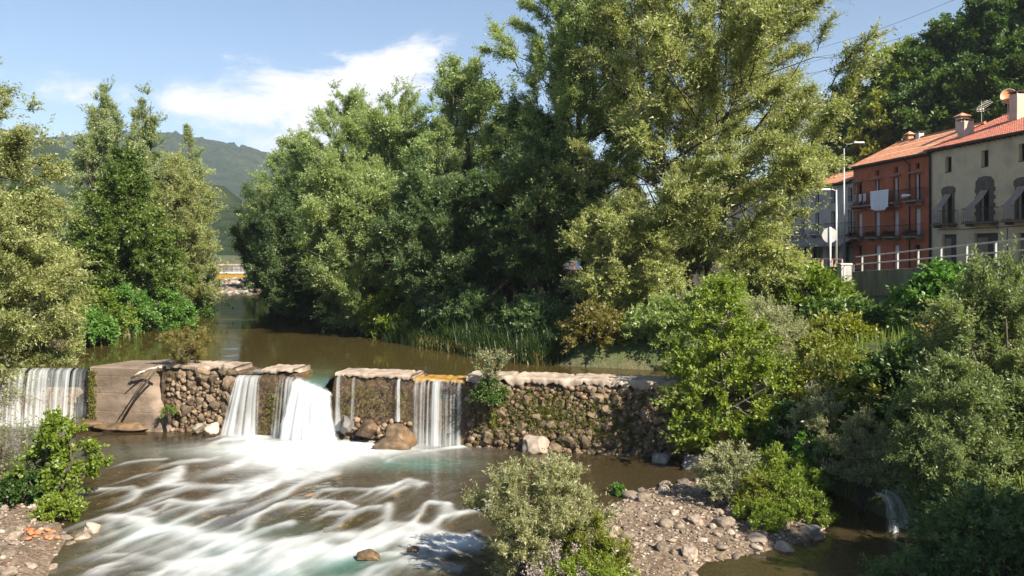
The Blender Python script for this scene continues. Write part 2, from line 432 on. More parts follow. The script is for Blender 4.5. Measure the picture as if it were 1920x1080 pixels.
# ribbons of white water, traced on the level of the pool: (points, half width in px, strength)
def z4(pts, w, s): return ([(180 + x / 5.05, 880 + y / 5.05) for x, y in pts], w / 5.05, s)
def z5(pts, w, s): return ([(540 + x / 4.8, 880 + y / 4.8) for x, y in pts], w / 4.8, s)
RIB = [z4([(10, 190), (200, 190), (330, 170), (400, 220), (330, 300)], 24, .75), z4([(370, 75), (490, 50)], 22, .6), z4([(800, -20), (780, 90), (680, 125)], 32, .8),
       z4([(660, 125), (900, 140), (1350, 150)], 34, .95), z4([(1330, 160), (1310, 260), (1230, 290)], 28, .7), z4([(900, 160), (620, 270)], 34, .6),
       z4([(700, 285), (900, 315), (1200, 300), (1500, 230), (1700, 120)], 32, .8), z4([(430, 370), (560, 400), (700, 330)], 30, .7),
       z4([(90, 450), (300, 440), (480, 480), (520, 540)], 46, .9), z4([(120, 500), (150, 590)], 40, .5), z4([(560, 570), (800, 550), (1000, 630), (1250, 640), (1500, 690), (1900, 700)], 74, 1.0),
       z4([(770, 480), (1000, 390), (1400, 310)], 28, .6), z4([(1050, 500), (1160, 440)], 28, .6), z4([(1420, 560), (1520, 420), (1700, 340), (1900, 310)], 36, .85),
       z4([(1500, 600), (1700, 530), (1850, 500)], 40, .8), z4([(600, 970), (750, 900), (1000, 860), (1350, 830), (1700, 780)], 48, .9), z4([(1350, 830), (1900, 760)], 70, .9),
       z4([(80, 800), (270, 790)], 22, .5), z4([(40, 910), (250, 870)], 24, .6), z4([(10, 950), (300, 900)], 20, .45), z4([(320, 975), (600, 985)], 26, .5),
       z4([(1100, 900), (1900, 880)], 80, .5), z4([(600, 700), (900, 790), (1050, 830)], 60, .5),
       z5([(-60, 230), (150, 110), (400, 30)], 46, .85), z5([(0, 60), (300, 0)], 60, 1.0), z5([(200, 260), (320, 170), (520, 160), (730, 170)], 22, .6), z5([(800, 160), (960, 140), (1080, 90), (1200, 120)], 32, .85),
       z5([(960, 185), (1060, 150)], 30, .7), z5([(0, 290), (250, 270), (480, 290), (590, 325)], 28, .75), z5([(380, 380), (600, 370), (720, 330), (830, 320)], 26, .75),
       z5([(430, 500), (560, 400)], 36, .6), z5([(820, 520), (880, 400), (920, 300)], 40, .8), z5([(1130, 470), (1220, 330), (1280, 290), (1440, 300)], 28, .85),
       z5([(1440, 300), (1470, 360), (1560, 380)], 26, .65), z5([(1270, 520), (1400, 420), (1580, 370), (1820, 320)], 32, .9), z5([(900, 500), (1100, 490), (1250, 530), (1400, 580), (1560, 630)], 50, 1.0),
       z5([(-40, 640), (200, 610), (400, 590), (700, 570), (900, 510)], 50, .95), z5([(0, 720), (300, 700), (600, 680), (850, 650)], 66, .95), z5([(900, 560), (1200, 600), (1500, 640), (1700, 650)], 60, .95),
       z5([(1600, 620), (1690, 555)], 36, .7), z5([(1200, 700), (1500, 680), (1700, 660)], 28, .6), z5([(850, 745), (1000, 750)], 26, .55), z5([(1180, 700), (1240, 760), (1080, 820)], 28, .6),
       z5([(680, 940), (800, 870), (1000, 820), (1400, 830), (1560, 860)], 40, .65), z5([(0, 800), (300, 780), (600, 740)], 56, .7), z5([(100, 970), (-20, 850)], 46, .6),
       ([(425, 826), (500, 832), (580, 838), (660, 838), (725, 850)], 13, 1.1), ([(470, 862), (560, 868), (650, 862)], 20, 1.2), ([(520, 888), (600, 886)], 16, .9), ([(500, 905), (440, 930)], 9, .6),
       ([(236, 869), (270, 864), (305, 862)], 5, .7), ([(330, 868), (470, 850)], 8, .7), ([(330, 890), (300, 905)], 6, .5),
       ([(745, 856), (800, 848), (868, 838)], 7, .95), ([(415, 818), (500, 822)], 6, .95), ([(-60, 800), (60, 795), (178, 782)], 8, .95), ([(620, 800), (640, 830)], 10, .9),
       ([(250, 1040), (330, 1060), (420, 1075)], 8, .6), ([(300, 1090), (500, 1100), (700, 1090)], 20, .7), ([(200, 1060), (150, 1100)], 10, .5)]
DEEP = [((770, 868), 2.2, 1.2, 1.0), ((290, 990), 1.0, 1.2, .8), ((640, 1055), 1.4, 1.6, 1.0), ((430, 1035), 1.5, 1.3, .8), ((440, 845), 2.0, 1.0, .7), ((240, 850), 3.0, 2.0, .35), ((540, 1075), 2.0, 1.2, .9), ((480, 1000), 2.0, 1.2, .5)]
def river_attrs(x, y):
    fl = unit(np.array((-0.42, -1.0)))                        # the way the water runs
    a = x * fl[0] + y * fl[1]; c = -x * fl[1] + y * fl[0]
    wob = 0.35 * fbm(x * 0.5, y * 0.35, 1.7, 3)
    rad_ = np.hypot(x + 8.2, y - 37.0); th_ = np.arctan2(x + 8.2, 37.0 - y)
    kk = sstep(29.0, 32.5, y)                                  # fans out of the chute, then runs down the bed
    a = a * (1 - kk) + rad_ * kk; c = c * (1 - kk) + th_ * 4.5 * kk
    st = fbm((c + wob) * 2.2, a * 0.38, 5.0, 3, 0.5)
    st2 = fbm((c + wob) * 9.0, a * 0.8, 9.0, 3, 0.6)
    xs = x + 0.10 * st + 0.12 * fbm(x * 1.1, y * 0.8, 2.0, 3); ys = y + 0.25 * fbm(x * 0.9, y * 0.7, 8.0, 3)
    keep = np.zeros_like(x)
    for pts, w, s in RIB:
        P = np.array([on_level(u, v)[:2] for u, v in pts]); Ym = P[:, 1].mean()
        w = w * (1.3 if w < 12 else 1.45); rx = w * Ym / F * 1.0; ry = w * Ym * Ym / (CZ * F) * 0.8
        best = np.full(x.shape, 1e9)
        for A, B in zip(P[:-1], P[1:]):
            e = (B - A) / (rx, ry); qx = (xs - A[0]) / rx; qy = (ys - A[1]) / ry
            t = np.clip((qx * e[0] + qy * e[1]) / (e @ e + 1e-9), 0, 1)
            sy = qy - t * e[1]; sx = qx - t * e[0]; dn = sy < 0        # sharp lip upstream, long soft tail downstream
            sx = np.where(dn, sx - 0.42 * sy * ry / rx, sx); sy = np.where(dn, sy * (.85 if Ym > 31 else .36), sy * 1.35)
            best = np.minimum(best, sx ** 2 + sy ** 2 + np.where(dn, -.25 * sy, 0))
        keep = 1 - (1 - keep) * (1 - np.clip(.85 * s, 0, .97) * np.exp(-best * 0.9))
    zone = sstep(34.2, 32, y) * sstep(0.2, -1.2, x) * sstep(-13.0, -11.0, x + 0.0 * y)
    soft = zone * np.clip(0.5 * st + 0.25 * st2 + 0.05, 0, 0.45)
    keep = np.where(np.isfinite(keep), keep, 0)
    keep = np.clip(keep, 0, 1) ** 1.15 * .80
    pool = np.exp(-((x + 7.9) / 3.7) ** 2 - ((y - 34.4) / 1.35) ** 2) + .8 * np.exp(-((x + 8.2) / 1.7) ** 2 - ((y - 32.6) / 1.3) ** 2)
    keep = np.maximum(keep, np.clip(pool * (1.1 + .5 * st), 0, 1))
    lump = fbm(x * .8, y * .5, 21.0, 3)
    pl_ = np.clip(pool * (1.1 + .5 * st), 0, 1); rib = np.clip(keep * (0.86 + 0.6 * lump + 0.25 * st + 0.12 * st2), 0, 1)
    foam = np.clip(np.maximum(.90 * rib ** 1.25, pl_) + soft * 0.10 + .03 * zone * np.clip(.5 + lump, 0, 1), 0, 1)
    deep = np.zeros_like(x)
    for (u, v), rx, ry, s in DEEP:
        c0 = on_level(u, v); deep = np.maximum(deep, s * np.exp(-((x - c0[0]) / rx) ** 2 - ((y - c0[1]) / ry) ** 2))
    return foam, deep, st, keep, zone
lx_ = axis([(-34, -20, 0.4), (-20, 3, 0.075), (3, 12.5, 0.2)])
ty = np.concatenate([np.linspace(0, 0.10, 40, endpoint=False), np.linspace(0.10, 0.92, 270, endpoint=False), np.linspace(0.92, 1, 14)])
LX = np.repeat(lx_[:, None], len(ty), 1)
y1 = y_dam(lx_) + 0.25
LY = 8.0 + (y1[:, None] - 8.0) * np.where(ty < 0.10, ty * 4.6, 0.46 + (ty - 0.10) * 0.6)[None, :]
foam, deep, st, keep, zone = river_attrs(LX, LY)
LZ = 0.09 * np.clip(keep, 0, 1) + 0.015 * st * np.clip(keep + zone * 0.6, 0, 1) - 0.06 * zone + 0.008 * fbm(LX * 1.3, LY * 1.3, 4, 2)
low = link('river_pool', np_mesh('river_pool', np.stack([LX, LY, LZ], -1).reshape(-1, 3), [grid_faces(len(lx_), len(ty))], True, {'foam': foam.ravel(), 'deep': deep.ravel()}), M_LOW)
tag(low, 'foaming lower river below the weir', kind='structure')
# upper pond, drawn smoothly over the notch of the weir
NOTCH0, NOTCH1 = -9.25, -7.7       # world x of the notch
ux = axis([(-95, -40, 1.5), (-40, -14, 0.5), (-14, -4, 0.12), (-4, 10.5, 0.4)])
ut = np.concatenate([np.linspace(0, 0.06, 28, endpoint=False), np.linspace(0.06, 1, 90)])
UX = np.repeat(ux[:, None], len(ut), 1)
UY0 = y_dam(ux) + 0.15
UY = UY0[:, None] + (165 - UY0[:, None]) * (ut ** 1.2)[None, :]
dd = UY - UY0[:, None]
nx_ = np.exp(-((UX - 0.5 * (NOTCH0 + NOTCH1) + 0.12 * dd) / (0.62 + 0.22 * dd)) ** 4)
UZ = upper_level(UY) - 0.62 * nx_ * np.exp(-dd / 1.3) + 0.004 * fbm(UX, UY, 3, 2)
far = sstep(102, 112, UY)
UZ = UZ + far * 0.08 * fbm(UX * 0.6, UY * 0.4, 7, 3)
fo = far * np.clip(0.15 + 0.9 * fbm(UX * 0.5, UY * 0.3, 9, 4), 0, 0.8) + 0.35 * nx_ * np.exp(-dd / 0.25)
lead = np.exp(-((UY - (36.0 + 3.4 * np.exp(-((UX + 14) / 4.5) ** 2))) / 0.5) ** 2) * sstep(-16, -13, UX) * sstep(-8, -10, UX)
fo = np.clip(fo + 0.22 * lead, 0, 1)
dp = np.clip(nx_ * np.exp(-dd / 1.6), 0, 1)
ok = (UX < x_right(UY) + 1.4)
up_w = np_mesh('river_pond', np.stack([UX, UY, UZ], -1).reshape(-1, 3), [grid_faces(len(ux), len(ut))[ok[:-1, :-1].ravel()]], True, {'foam': fo.ravel(), 'deep': dp.ravel()})
tag(link('river_pond', up_w, M_UP), 'still brown water held above the weir', kind='structure')

# ------------------------------------------------------------------ stones
def ico(sub):
    bm = bmesh.new(); bmesh.ops.create_icosphere(bm, subdivisions=sub, radius=1.0)
    bm.verts.ensure_lookup_table()
    v = np.array([q.co[:] for q in bm.verts]); f = np.array([[q.index for q in p.verts] for p in bm.faces]); bm.free()
    return v, f
ICO1, ICO2, ICO4 = ico(1), ico(2), ico(4)
def rock_shape(base, seed, amp=0.28, cut=5):
    v, f = base; r = np.random.RandomState(seed); v = v.copy()
    for k in range(cut):                                       # flat chips
        d = unit(r.normal(size=3)); h = r.uniform(0.55, 0.85); e = v @ d - h
        v = v - np.clip(e, 0, None)[:, None] * d * 0.9
    v = v * (1 + amp * fbm(v[:, 0] * 1.3 + seed * 3.1, v[:, 1] * 1.3, v[:, 2] * 1.3, 5, .55))[:, None]
    if len(v) > 1000:
        v = v * (1 + .10 * fbm(v[:, 0] * 4.3 + seed, v[:, 1] * 4.3, v[:, 2] * 4.3, 4, .6))[:, None]
    return v, f
ROCKS = [np_mesh('cobble', *(lambda q: (q[0], [q[1]]))(rock_shape(ICO2, 100 + k, 0.22, 6)), smooth=False) for k in range(12)]
for m_ in ROCKS: m_.shade_smooth()
ANG = [np_mesh('rubble_stone', *(lambda q: (q[0], [q[1]]))(rock_shape(ICO2, 500 + k, 0.35, 14)), smooth=False) for k in range(14)]
M_COB = stone_mat('river_cobble', [(0.25, (0.13, 0.095, 0.07)), (0.5, (0.25, 0.195, 0.15)), (0.75, (0.40, 0.33, 0.27))], 0.85, 2.0)
M_WEIR = stone_mat('weir_stone', [(0.25, (0.085, 0.057, 0.035)), (0.5, (0.195, 0.14, 0.095)), (0.8, (0.36, 0.275, 0.205))], 0.85, 2.0, ((0.06, 0.06, 0.012), 1.1, 0.65))
M_WET = stone_mat('wet_stone', [(0.25, (0.04, 0.027, 0.016)), (0.5, (0.11, 0.075, 0.045)), (0.8, (0.23, 0.16, 0.10))], 0.55, 3.0, ((0.24, 0.11, 0.035), 2.6, 0.4))
M_PALE = stone_mat('pale_boulder', [(0.25, (0.22, 0.17, 0.13)), (0.55, (0.38, 0.31, 0.25)), (0.8, (0.52, 0.45, 0.38))], 0.8, 1.2)
M_GREYB = stone_mat('grey_boulder', [(0.25, (0.13, 0.12, 0.12)), (0.55, (0.25, 0.23, 0.22)), (0.8, (0.36, 0.33, 0.31))], 0.7, 1.2)
M_BRICK = stone_mat('orange_gravel', [(0.25, (0.36, 0.12, 0.05)), (0.55, (0.52, 0.20, 0.09)), (0.8, (0.62, 0.30, 0.17))], 0.85, 3)
def many_stones(name, P, R, seed, mat, flat=0.6, parent=None):
    """thousands of pebbles as one mesh"""
    r = np.random.RandomState(seed); n = len(P)
    bases = [rock_shape(ICO1, 300 + k, 0.25, 3)[0] for k in range(6)]
    V = np.stack(bases)[r.randint(0, 6, n)] * (np.stack([r.uniform(.8, 1.3, n), r.uniform(.6, 1.0, n), r.uniform(.75, 1.1, n) * flat], -1) * R[:, None])[:, None, :]
    a = r.uniform(0, 6.28, n); ca, sa = np.cos(a)[:, None], np.sin(a)[:, None]
    V = np.stack([V[..., 0] * ca - V[..., 1] * sa, V[..., 0] * sa + V[..., 1] * ca, V[..., 2]], -1) + P[:, None, :]
    nv = len(bases[0]); fc = (ICO1[1][None] + (np.arange(n) * nv)[:, None, None]).reshape(-1, 3)
    tint = np.repeat(r.uniform(0, 1, n), nv)
    me = np_mesh(name, V.reshape(-1, 3), [fc], True, {'tint': tint})
    return link(name, me, mat, parent)
pm, n, l = new_mat('pebbles')
o_ = n.new('ShaderNodeOutputMaterial'); p_ = n.new('ShaderNodeBsdfPrincipled'); p_.inputs['Roughness'].default_value = 0.85
a_ = n.new('ShaderNodeAttribute'); a_.attribute_name = 'tint'
r_ = ramp(n, [(0, (0.09, 0.062, 0.045)), (0.35, (0.19, 0.14, 0.10)), (0.7, (0.29, 0.23, 0.18)), (0.93, (0.44, 0.38, 0.32)), (1.0, (0.36, 0.17, 0.09))])
l.new(a_.outputs['Fac'], r_.inputs[0]); l.new(r_.outputs[0], p_.inputs['Base Color']); l.new(p_.outputs[0], o_.inputs['Surface'])
M_PEB = pm
M_RUB = M_PEB.copy(); M_RUB.name = 'rubble'
for nd in M_RUB.node_tree.nodes:
    if nd.type == 'VALTORGB':
        for e_ in nd.color_ramp.elements: e_.color = (e_.color[0] * .66, e_.color[1] * .57, e_.color[2] * .47, 1)
def cobble(i, x, y, z, s, mat, name, label, cat, group=None, parent=None, rng=None, flat=0.65):
    o = bpy.data.objects.new(name, ROCKS[i % 12]); COL.objects.link(o)
    o.location = (x, y, z); o.rotation_euler = (rng.uniform(-.3, .3), rng.uniform(-.3, .3), rng.uniform(0, 6.28))
    o.scale = (s * rng.uniform(.85, 1.3), s * rng.uniform(.7, 1.0), s * flat * rng.uniform(.75, 1.15))
    if parent: o.parent = parent
    if not ROCKS[i % 12].materials: ROCKS[i % 12].materials.append(mat)
    o.material_slots[0].link = 'OBJECT'; o.material_slots[0].material = mat
    if label: tag(o, label, cat, group)
    return o
for m_ in ROCKS + ANG: m_.materials.append(M_COB)

# ------------------------------------------------------------------ the weir
DANG = math.atan(-DAM_K); DC = math.cos(DANG)
weir = empty('stone_weir', (-19.0, 38.8, 0.0), DANG)
tag(weir, 'old mossy rubble stone weir with broken concrete crest across the river', 'weir')
def wl(x): return (x + 19.0) / DC                         # world x on the face -> length along the weir
def weir_top(q):
    z = np.full(np.shape(q), 2.70)
    z = z + 0.16 * sstep(3.2, 4.0, q) * sstep(7.1, 6.6, q)
    z = z - 0.95 * sstep(9.85, 10.1, q) * sstep(11.75, 11.5, q)     # notch
    z = z - 0.16 * sstep(7.1, 7.3, q) * sstep(8.4, 8.2, q)
    z = z - 0.10 * sstep(15.2, 15.4, q) * sstep(17.5, 17.3, q)
    return z
q = np.arange(3.4, 29.6, 0.07)
rows = np.linspace(0, 1, 36)
Q = np.repeat(q[:, None], len(rows), 1)
ZT = weir_top(q)[:, None] + 0.05 * fbm(q * 2.2, 0 * q, 1.0, 3)[:, None]
FZ = -0.7 + (ZT + 0.7) * rows[None, :]
FY = 0.06 + 0.10 * fbm(Q * 2.4, FZ * 2.4, 0.5, 4) - 0.03 * np.abs(fbm(Q * 5, FZ * 5, 2.5, 2)) + 0.16 * (rows[None, :] - 0.4)
TY = np.linspace(0, 1.7, 12)[1:]
TQ = np.repeat(q[:, None], len(TY), 1)
TZ = ZT + 0.05 * fbm(TQ * 2.0, TY[None, :] * 2.0, 4.0, 3) - 0.02
BV = np.concatenate([np.stack([Q, FY, FZ], -1), np.stack([TQ, FY[:, -1:] + TY[None, :], TZ], -1),
                     np.stack([q, np.full_like(q, 1.9), np.full_like(q, 1.2)], -1)[:, None, :]], 1)
wm, n, l = new_mat('weir_core')
o_ = n.new('ShaderNodeOutputMaterial'); p_ = n.new('ShaderNodeBsdfPrincipled'); p_.inputs['Roughness'].default_value = 0.75
tc = n.new('ShaderNodeTexCoord')
n1 = n.new('ShaderNodeTexNoise'); n1.inputs['Scale'].default_value = 1.1; n1.inputs['Detail'].default_value = 8; n1.inputs['Roughness'].default_value = .7
vo = n.new('ShaderNodeTexVoronoi'); vo.inputs['Scale'].default_value = 7.5
n3 = n.new('ShaderNodeTexNoise'); n3.inputs['Scale'].default_value = 16; n3.inputs['Detail'].default_value = 6
for s_ in (n1, vo, n3): l.new(tc.outputs['Object'], s_.inputs['Vector'])
r1 = ramp(n, [(0.30, (0.045, 0.03, 0.018)), (0.5, (0.13, 0.085, 0.05)), (0.62, (0.10, 0.085, 0.02)), (0.75, (0.05, 0.06, 0.015))]); l.new(n1.outputs['Fac'], r1.inputs[0])
r2 = ramp(n, [(0.0, (1.3, 1.25, 1.2)), (0.6, (0.55, 0.5, 0.45))]); l.new(vo.outputs['Distance'], r2.inputs[0])
mx = n.new('ShaderNodeMix'); mx.data_type = 'RGBA'; mx.blend_type = 'MULTIPLY'; mx.inputs['Factor'].default_value = 1
l.new(r1.outputs[0], mx.inputs['A']); l.new(r2.outputs[0], mx.inputs['B']); l.new(mx.outputs['Result'], p_.inputs['Base Color'])
bp = n.new('ShaderNodeBump'); bp.inputs['Strength'].default_value = 0.9; bp.inputs['Distance'].default_value = 0.05
l.new(n3.outputs['Fac'], bp.inputs['Height']); l.new(bp.outputs[0], p_.inputs['Normal']); l.new(p_.outputs[0], o_.inputs['Surface'])
link('weir_core', np_mesh('weir_core', BV.reshape(-1, 3), [grid_faces(BV.shape[0], BV.shape[1])], True), wm, weir)
M_CONC = surf('old_concrete', [(0.3, (0.20, 0.15, 0.11)), (0.5, (0.36, 0.285, 0.225)), (0.72, (0.50, 0.41, 0.335))], 1.6, 0.9, 0.5, 18, stain=((0.16, 0.12, 0.09), 0.9, 0.6))
M_CONCW = surf('wet_gold_concrete', [(0.3, (0.20, 0.10, 0.02)), (0.5, (0.38, 0.21, 0.05)), (0.72, (0.5, 0.33, 0.12))], 2.5, 0.35, 0.5, 20)
def crest(q0, q1, top, drop, name, mat, seed, y0=-0.10, y1=1.5, label=None):
    """cast slab over the crest with a ragged lower front edge"""
    qq = np.arange(q0, q1 + 1e-6, 0.07); r0 = fbm(qq * 1.4, 0 * qq + seed, 2.0, 4)
    zt = top + 0.05 * fbm(qq * 0.9, 0 * qq + seed, 6.0, 3)
    r0 = r0 + .5 * fbm(qq * 6.5, 0 * qq + seed, 3.0, 4, .7); dr = np.clip(drop * (1 + 1.5 * r0), 0.05, None); zt = zt + .05 * fbm(qq * 3.5, 0 * qq, seed + 8.0, 3)
    yf = y0 + .13 + 0.16 * fbm(qq * 1.7, 0 * qq, seed + 3.0, 4)
    prof = []
    nb = 1.0
    for k, (yy, zz) in enumerate([(0.10, -1.0), (0.0, -1.0), (0.0, -0.7), (-0.01, -0.4), (0.0, -0.12)]): prof.append((yf + yy, zt + zz * dr))
    for t in np.linspace(0.05, 1, 14):
        yy = yf + (y1 - y0) * t
        prof.append((yy, zt + 0.015 + 0.03 * fbm(qq * 2.5, yy * 2.5, seed + 1.0, 3) - 0.10 * t * (r0 > 0.35)))
    prof.append((yf + (y1 - y0) + 0.03, zt - 0.5))
    V = np.stack([np.stack([qq, p[0], p[1]], -1) for p in prof], 1)
    V[:, :, 2] += .03 * fbm(V[..., 0] * 3, V[..., 1] * 3, seed + 5, 3)
    V[:, :5, 1] += 0.05 * fbm(V[:, :5, 0] * 4, V[:, :5, 2] * 4, seed, 3)
    N = V.shape[1]
    c0 = [list(range(N))[::-1]]; c1 = [[(len(qq) - 1) * N + k for k in range(N)]]
    o = link(name, np_mesh(name, V.reshape(-1, 3), [grid_faces(len(qq), N), np.array(c0), np.array(c1)], True), mat, weir)
    if label: o['label'] = label
    return o
crest(17.55, 29.4, 2.88, 0.26, 'crest_slab', M_CONC, 1.0)
crest(3.7, 7.05, 2.92, 0.16, 'crest_slab', M_CONC, 4.0)
crest(8.35, 9.85, 2.86, 0.12, 'crest_slab', M_CONC, 8.0)
crest(11.75, 15.2, 2.80, 0.13, 'crest_slab', M_CONC, 12.0, -0.04)
crest(15.25, 17.5, 2.66, 0.12, 'wet_crest', M_CONCW, 15.0, -0.02, 1.2, 'ochre slime covered low section of the crest')
rs = np.random.RandomState(5)
def face_stones(q0, q1, z0, z1, size, seed, keep=1.0):
    r = np.random.RandomState(seed); out = []; z = z0; row = 0
    while z < z1:
        qq = q0 + r.uniform(0, size)
        while qq < q1:
            s = size * r.uniform(0.55, 1.45)
            if r.rand() < keep: out.append((qq + s * 0.5, z + r.uniform(-.45, .45) * size, s))
            qq += s * 1.02
        z += size * 0.86
    return out
st_list = face_stones(18.0, 27.6, -0.05, 2.45, 0.36, 1) + face_stones(3.95, 7.0, 0.1, 2.6, 0.36, 2) + face_stones(12.0, 15.1, 0.0, 0.9, 0.42, 3, 0.8) + face_stones(3.6, 7.0, 2.55, 2.8, 0.34, 6, 0.7)
st_list = [s for s in st_list if not (4.9 < s[0] < 6.2 and 0.2 < s[1] < 0.62) and not (19.3 < s[0] < 22.3 and s[1] > 2.15)][:300]
for k, (qq, z, s) in enumerate(st_list):
    g = 0.10 + 0.16 * (z / 2.6 - 0.4)
    o = cobble(k * 5 + 3, qq, g - 0.06 + rs.uniform(-.03, .04), z, s * 0.60, M_WEIR, 'stone', None, None, None, weir, rs, 1.0)
    o.data = ANG[k % 14]; o.material_slots[0].link = 'OBJECT'; o.material_slots[0].material = M_WEIR
    o.rotation_euler = rs.uniform(0, 6.28, 3); s = s * rs.uniform(.85, 1.15)
    o.scale = (s * rs.uniform(.55, .78), s * rs.uniform(.5, .7), s * rs.uniform(.42, .62))
n_f = 900
n_f = 2300; qf = np.concatenate([rs.uniform(17.6, 28.6, 1750), rs.uniform(3.7, 7.1, 350), rs.uniform(11.8, 15.3, 200)]); zf = rs.uniform(-0.2, 2.55, n_f)
kq = ~((qf > 11.7) & (qf < 15.4) & (zf > .9)); qf, zf = qf[kq], zf[kq]; n_f = len(qf)
PF = np.stack([qf, 0.03 + 0.16 * (zf / 2.6 - .4) + rs.uniform(-.05, .05, n_f), zf], -1)
tag(many_stones('rubble_fill', PF, rs.uniform(.06, .19, n_f), 8, M_RUB, 0.9, weir), kind='stuff')
# left cast block with board marks
blk = empty('concrete_block', (-19.0, 38.8, 0.0), DANG)
tag(blk, 'weathered board-marked concrete block beside the wide fall, driftwood on its face', 'block')
nq, nz = 60, 150
qa = np.linspace(-0.15, 1, nq); za = np.linspace(0, 1, nz)
V = []
for k, t in enumerate(np.linspace(0, 1, nz)):
    z = -0.6 + t * 3.32
    q0 = -0.05 + 0.12 * (1 - t); q1 = 4.35 - 1.2 * sstep(0.15, 0.9, t) * 0.9
    qq = np.linspace(q0, q1, nq)
    w = np.linspace(0, 1, nq)
    y = -0.30 + 0.10 * t + 0.55 * sstep(0.75, 1.0, w) ** 2 + 0.016 * ((z * 1.25 + .02 * math.sin(z * 40)) % 1 > 0.95) + 0.03 * fbm(qq * 1.5, np.full(nq, z * 1.5), 1.0, 3)
    y = y - 0.35 * sstep(0.35, 0.0, t) * sstep(0.3, 0.9, w)
    V.append(np.stack([qq, y, np.full(nq, z)], -1))
V = np.stack(V, 1)
top = []
for t in np.linspace(0.06, 1, 14):
    row = V[:, -1].copy(); row[:, 1] += t * 2.6; row[:, 2] += 0.03 + 0.02 * fbm(row[:, 0] * 2, row[:, 1] * 2, 3.0, 3) + 0.16 * t * sstep(0.2, .9, np.linspace(0, 1, nq)); row[:, 0] += t * 0.5 * np.linspace(1, 0.2, nq)
    top.append(row)
lastr = top[-1].copy(); lastr[:, 2] -= 1.2; top.append(lastr)
V = np.concatenate([V, np.stack(top, 1)], 1)
NV = V.shape[1]
M_BLK = surf('board_marked_concrete', [(0.3, (0.11, 0.08, 0.055)), (0.5, (0.215, 0.16, 0.12)), (0.72, (0.30, 0.23, 0.175))], 1.4, 0.9, 0.6, 9, stretch=(1, 1, 1.5), stain=((0.10, 0.075, 0.05), 0.7, 0.75))
side0 = np.array([[k for k in range(NV)]])
link('block_body', np_mesh('block_body', V.reshape(-1, 3), [grid_faces(nq, NV), side0[:, ::-1]], True), M_BLK, blk)

# ------------------------------------------------------------------ falling water
fm, n, l = new_mat('falling_water')
o_ = n.new('ShaderNodeOutputMaterial')
tr = n.new('ShaderNodeBsdfTransparent'); df = n.new('ShaderNodeBsdfDiffuse'); df.inputs[0].default_value = (0.80, 0.83, 0.85, 1)
tl = n.new('ShaderNodeBsdfTranslucent'); tl.inputs[0].default_value = (0.75, 0.80, 0.82, 1)
a_ = n.new('ShaderNodeAttribute'); a_.attribute_name = 'foam'
m1 = n.new('ShaderNodeMixShader'); m1.inputs[0].default_value = 0.35; l.new(df.outputs[0], m1.inputs[1]); l.new(tl.outputs[0], m1.inputs[2])
gl = n.new('ShaderNodeBsdfGlossy'); gl.inputs['Roughness'].default_value = 0.25
m2 = n.new('ShaderNodeMixShader'); m2.inputs[0].default_value = 0.06; l.new(m1.outputs[0], m2.inputs[1]); l.new(gl.outputs[0], m2.inputs[2])
m3 = n.new('ShaderNodeMixShader'); l.new(a_.outputs['Fac'], m3.inputs[0]); l.new(tr.outputs[0], m3.inputs[1]); l.new(m2.outputs[0], m3.inputs[2])
l.new(m3.outputs[0], o_.inputs['Surface'])
M_FALL = fm
def fall(label, q0, q1, ztop, zbot, throw, spread0, spread1, dens, seed, layers=2, back=0.25, fade_top=0.0, loc=(-19.0, 38.8, 0.0), ang=None, freq=7.0, pleat=.16, tilt=0.0):
    """curtain of water: strands that leave the crest, bend over and drop; several sheets deep"""
    VV, FF, AA, off = [], [], [], 0
    nq = max(10, int((q1 - q0) / 0.035)); nt = 34
    w = np.linspace(0, 1, nq); t = np.linspace(0, 1, nt)
    for L in range(layers):
        r = seed * 7.7 + L * 3.3
        st = fbm(w * (q1 - q0) * freq, 0 * w, r, 4, 0.65)
        st_f = fbm(w * (q1 - q0) * freq * 3, 0 * w, r + 5, 2)
        lag = 0.10 * fbm(w * (q1 - q0) * 2.0, 0 * w, r + 9, 2)
        W_, T_ = np.meshgrid(w, t, indexing='ij')
        qc = q0 + (q1 - q0) * W_ + (spread0 * (1 - W_) * -1 + spread1 * W_) * T_ ** 1.4
        fly = throw * (0.8 + pleat * st[:, None] + 0.2 * L) * np.sqrt(T_ + 1e-4)
        y = 0.02 - fly - 0.05 * L
        zt_ = ztop - tilt * W_; z = zt_ - (zt_ - zbot) * T_ ** 1.15
        z = z + 0.03 * (1 - T_) * st[:, None]
        # run back over the crest
        y[:, 0] = back; y[:, 1] = back * 0.4; z[:, 0] = zt_[:, 0] + 0.02; z[:, 1] = zt_[:, 0] + 0.015
        rag = .06 * fbm(T_ * 3, W_ * 0 + r, 1.0, 3); edge = sstep(0, 0.10, W_ + rag) * sstep(1, 0.90, W_ + rag)
        a = np.clip(dens + 0.95 * st[:, None] + 0.45 * st_f[:, None] + 0.25 * fbm(W_ * (q1 - q0) * 4, T_ * 2.2, r, 3) + 0.25 * sstep(0.6, 1.0, T_), 0, 0.97) * edge
        a = a * sstep(-0.02 - fade_top, 0.08 + fade_top, T_)
        VV.append(np.stack([qc, y, z], -1).reshape(-1, 3)); AA.append(a.ravel()); FF.append(grid_faces(nq, nt) + off); off += nq * nt
    o = link('waterfall', np_mesh('waterfall', np.concatenate(VV), FF, True, {'foam': np.concatenate(AA)}), M_FALL, None, loc, (0, 0, DANG if ang is None else ang))
    return tag(o, label, kind='structure')
fall('wide curtain fall left of the concrete block', -12.0, -0.1, 2.58, 0.0, 0.55, 0, 0, 0.22, 1, 2, 0.35, loc=(-19.0, 39.2, 0.0), ang=0.0, freq=4.5)
fall('narrow spreading fall beside the stony section', 7.18, 8.36, 2.56, 0.0, 0.50, 0.55, 0.10, 0.25, 2, 2)
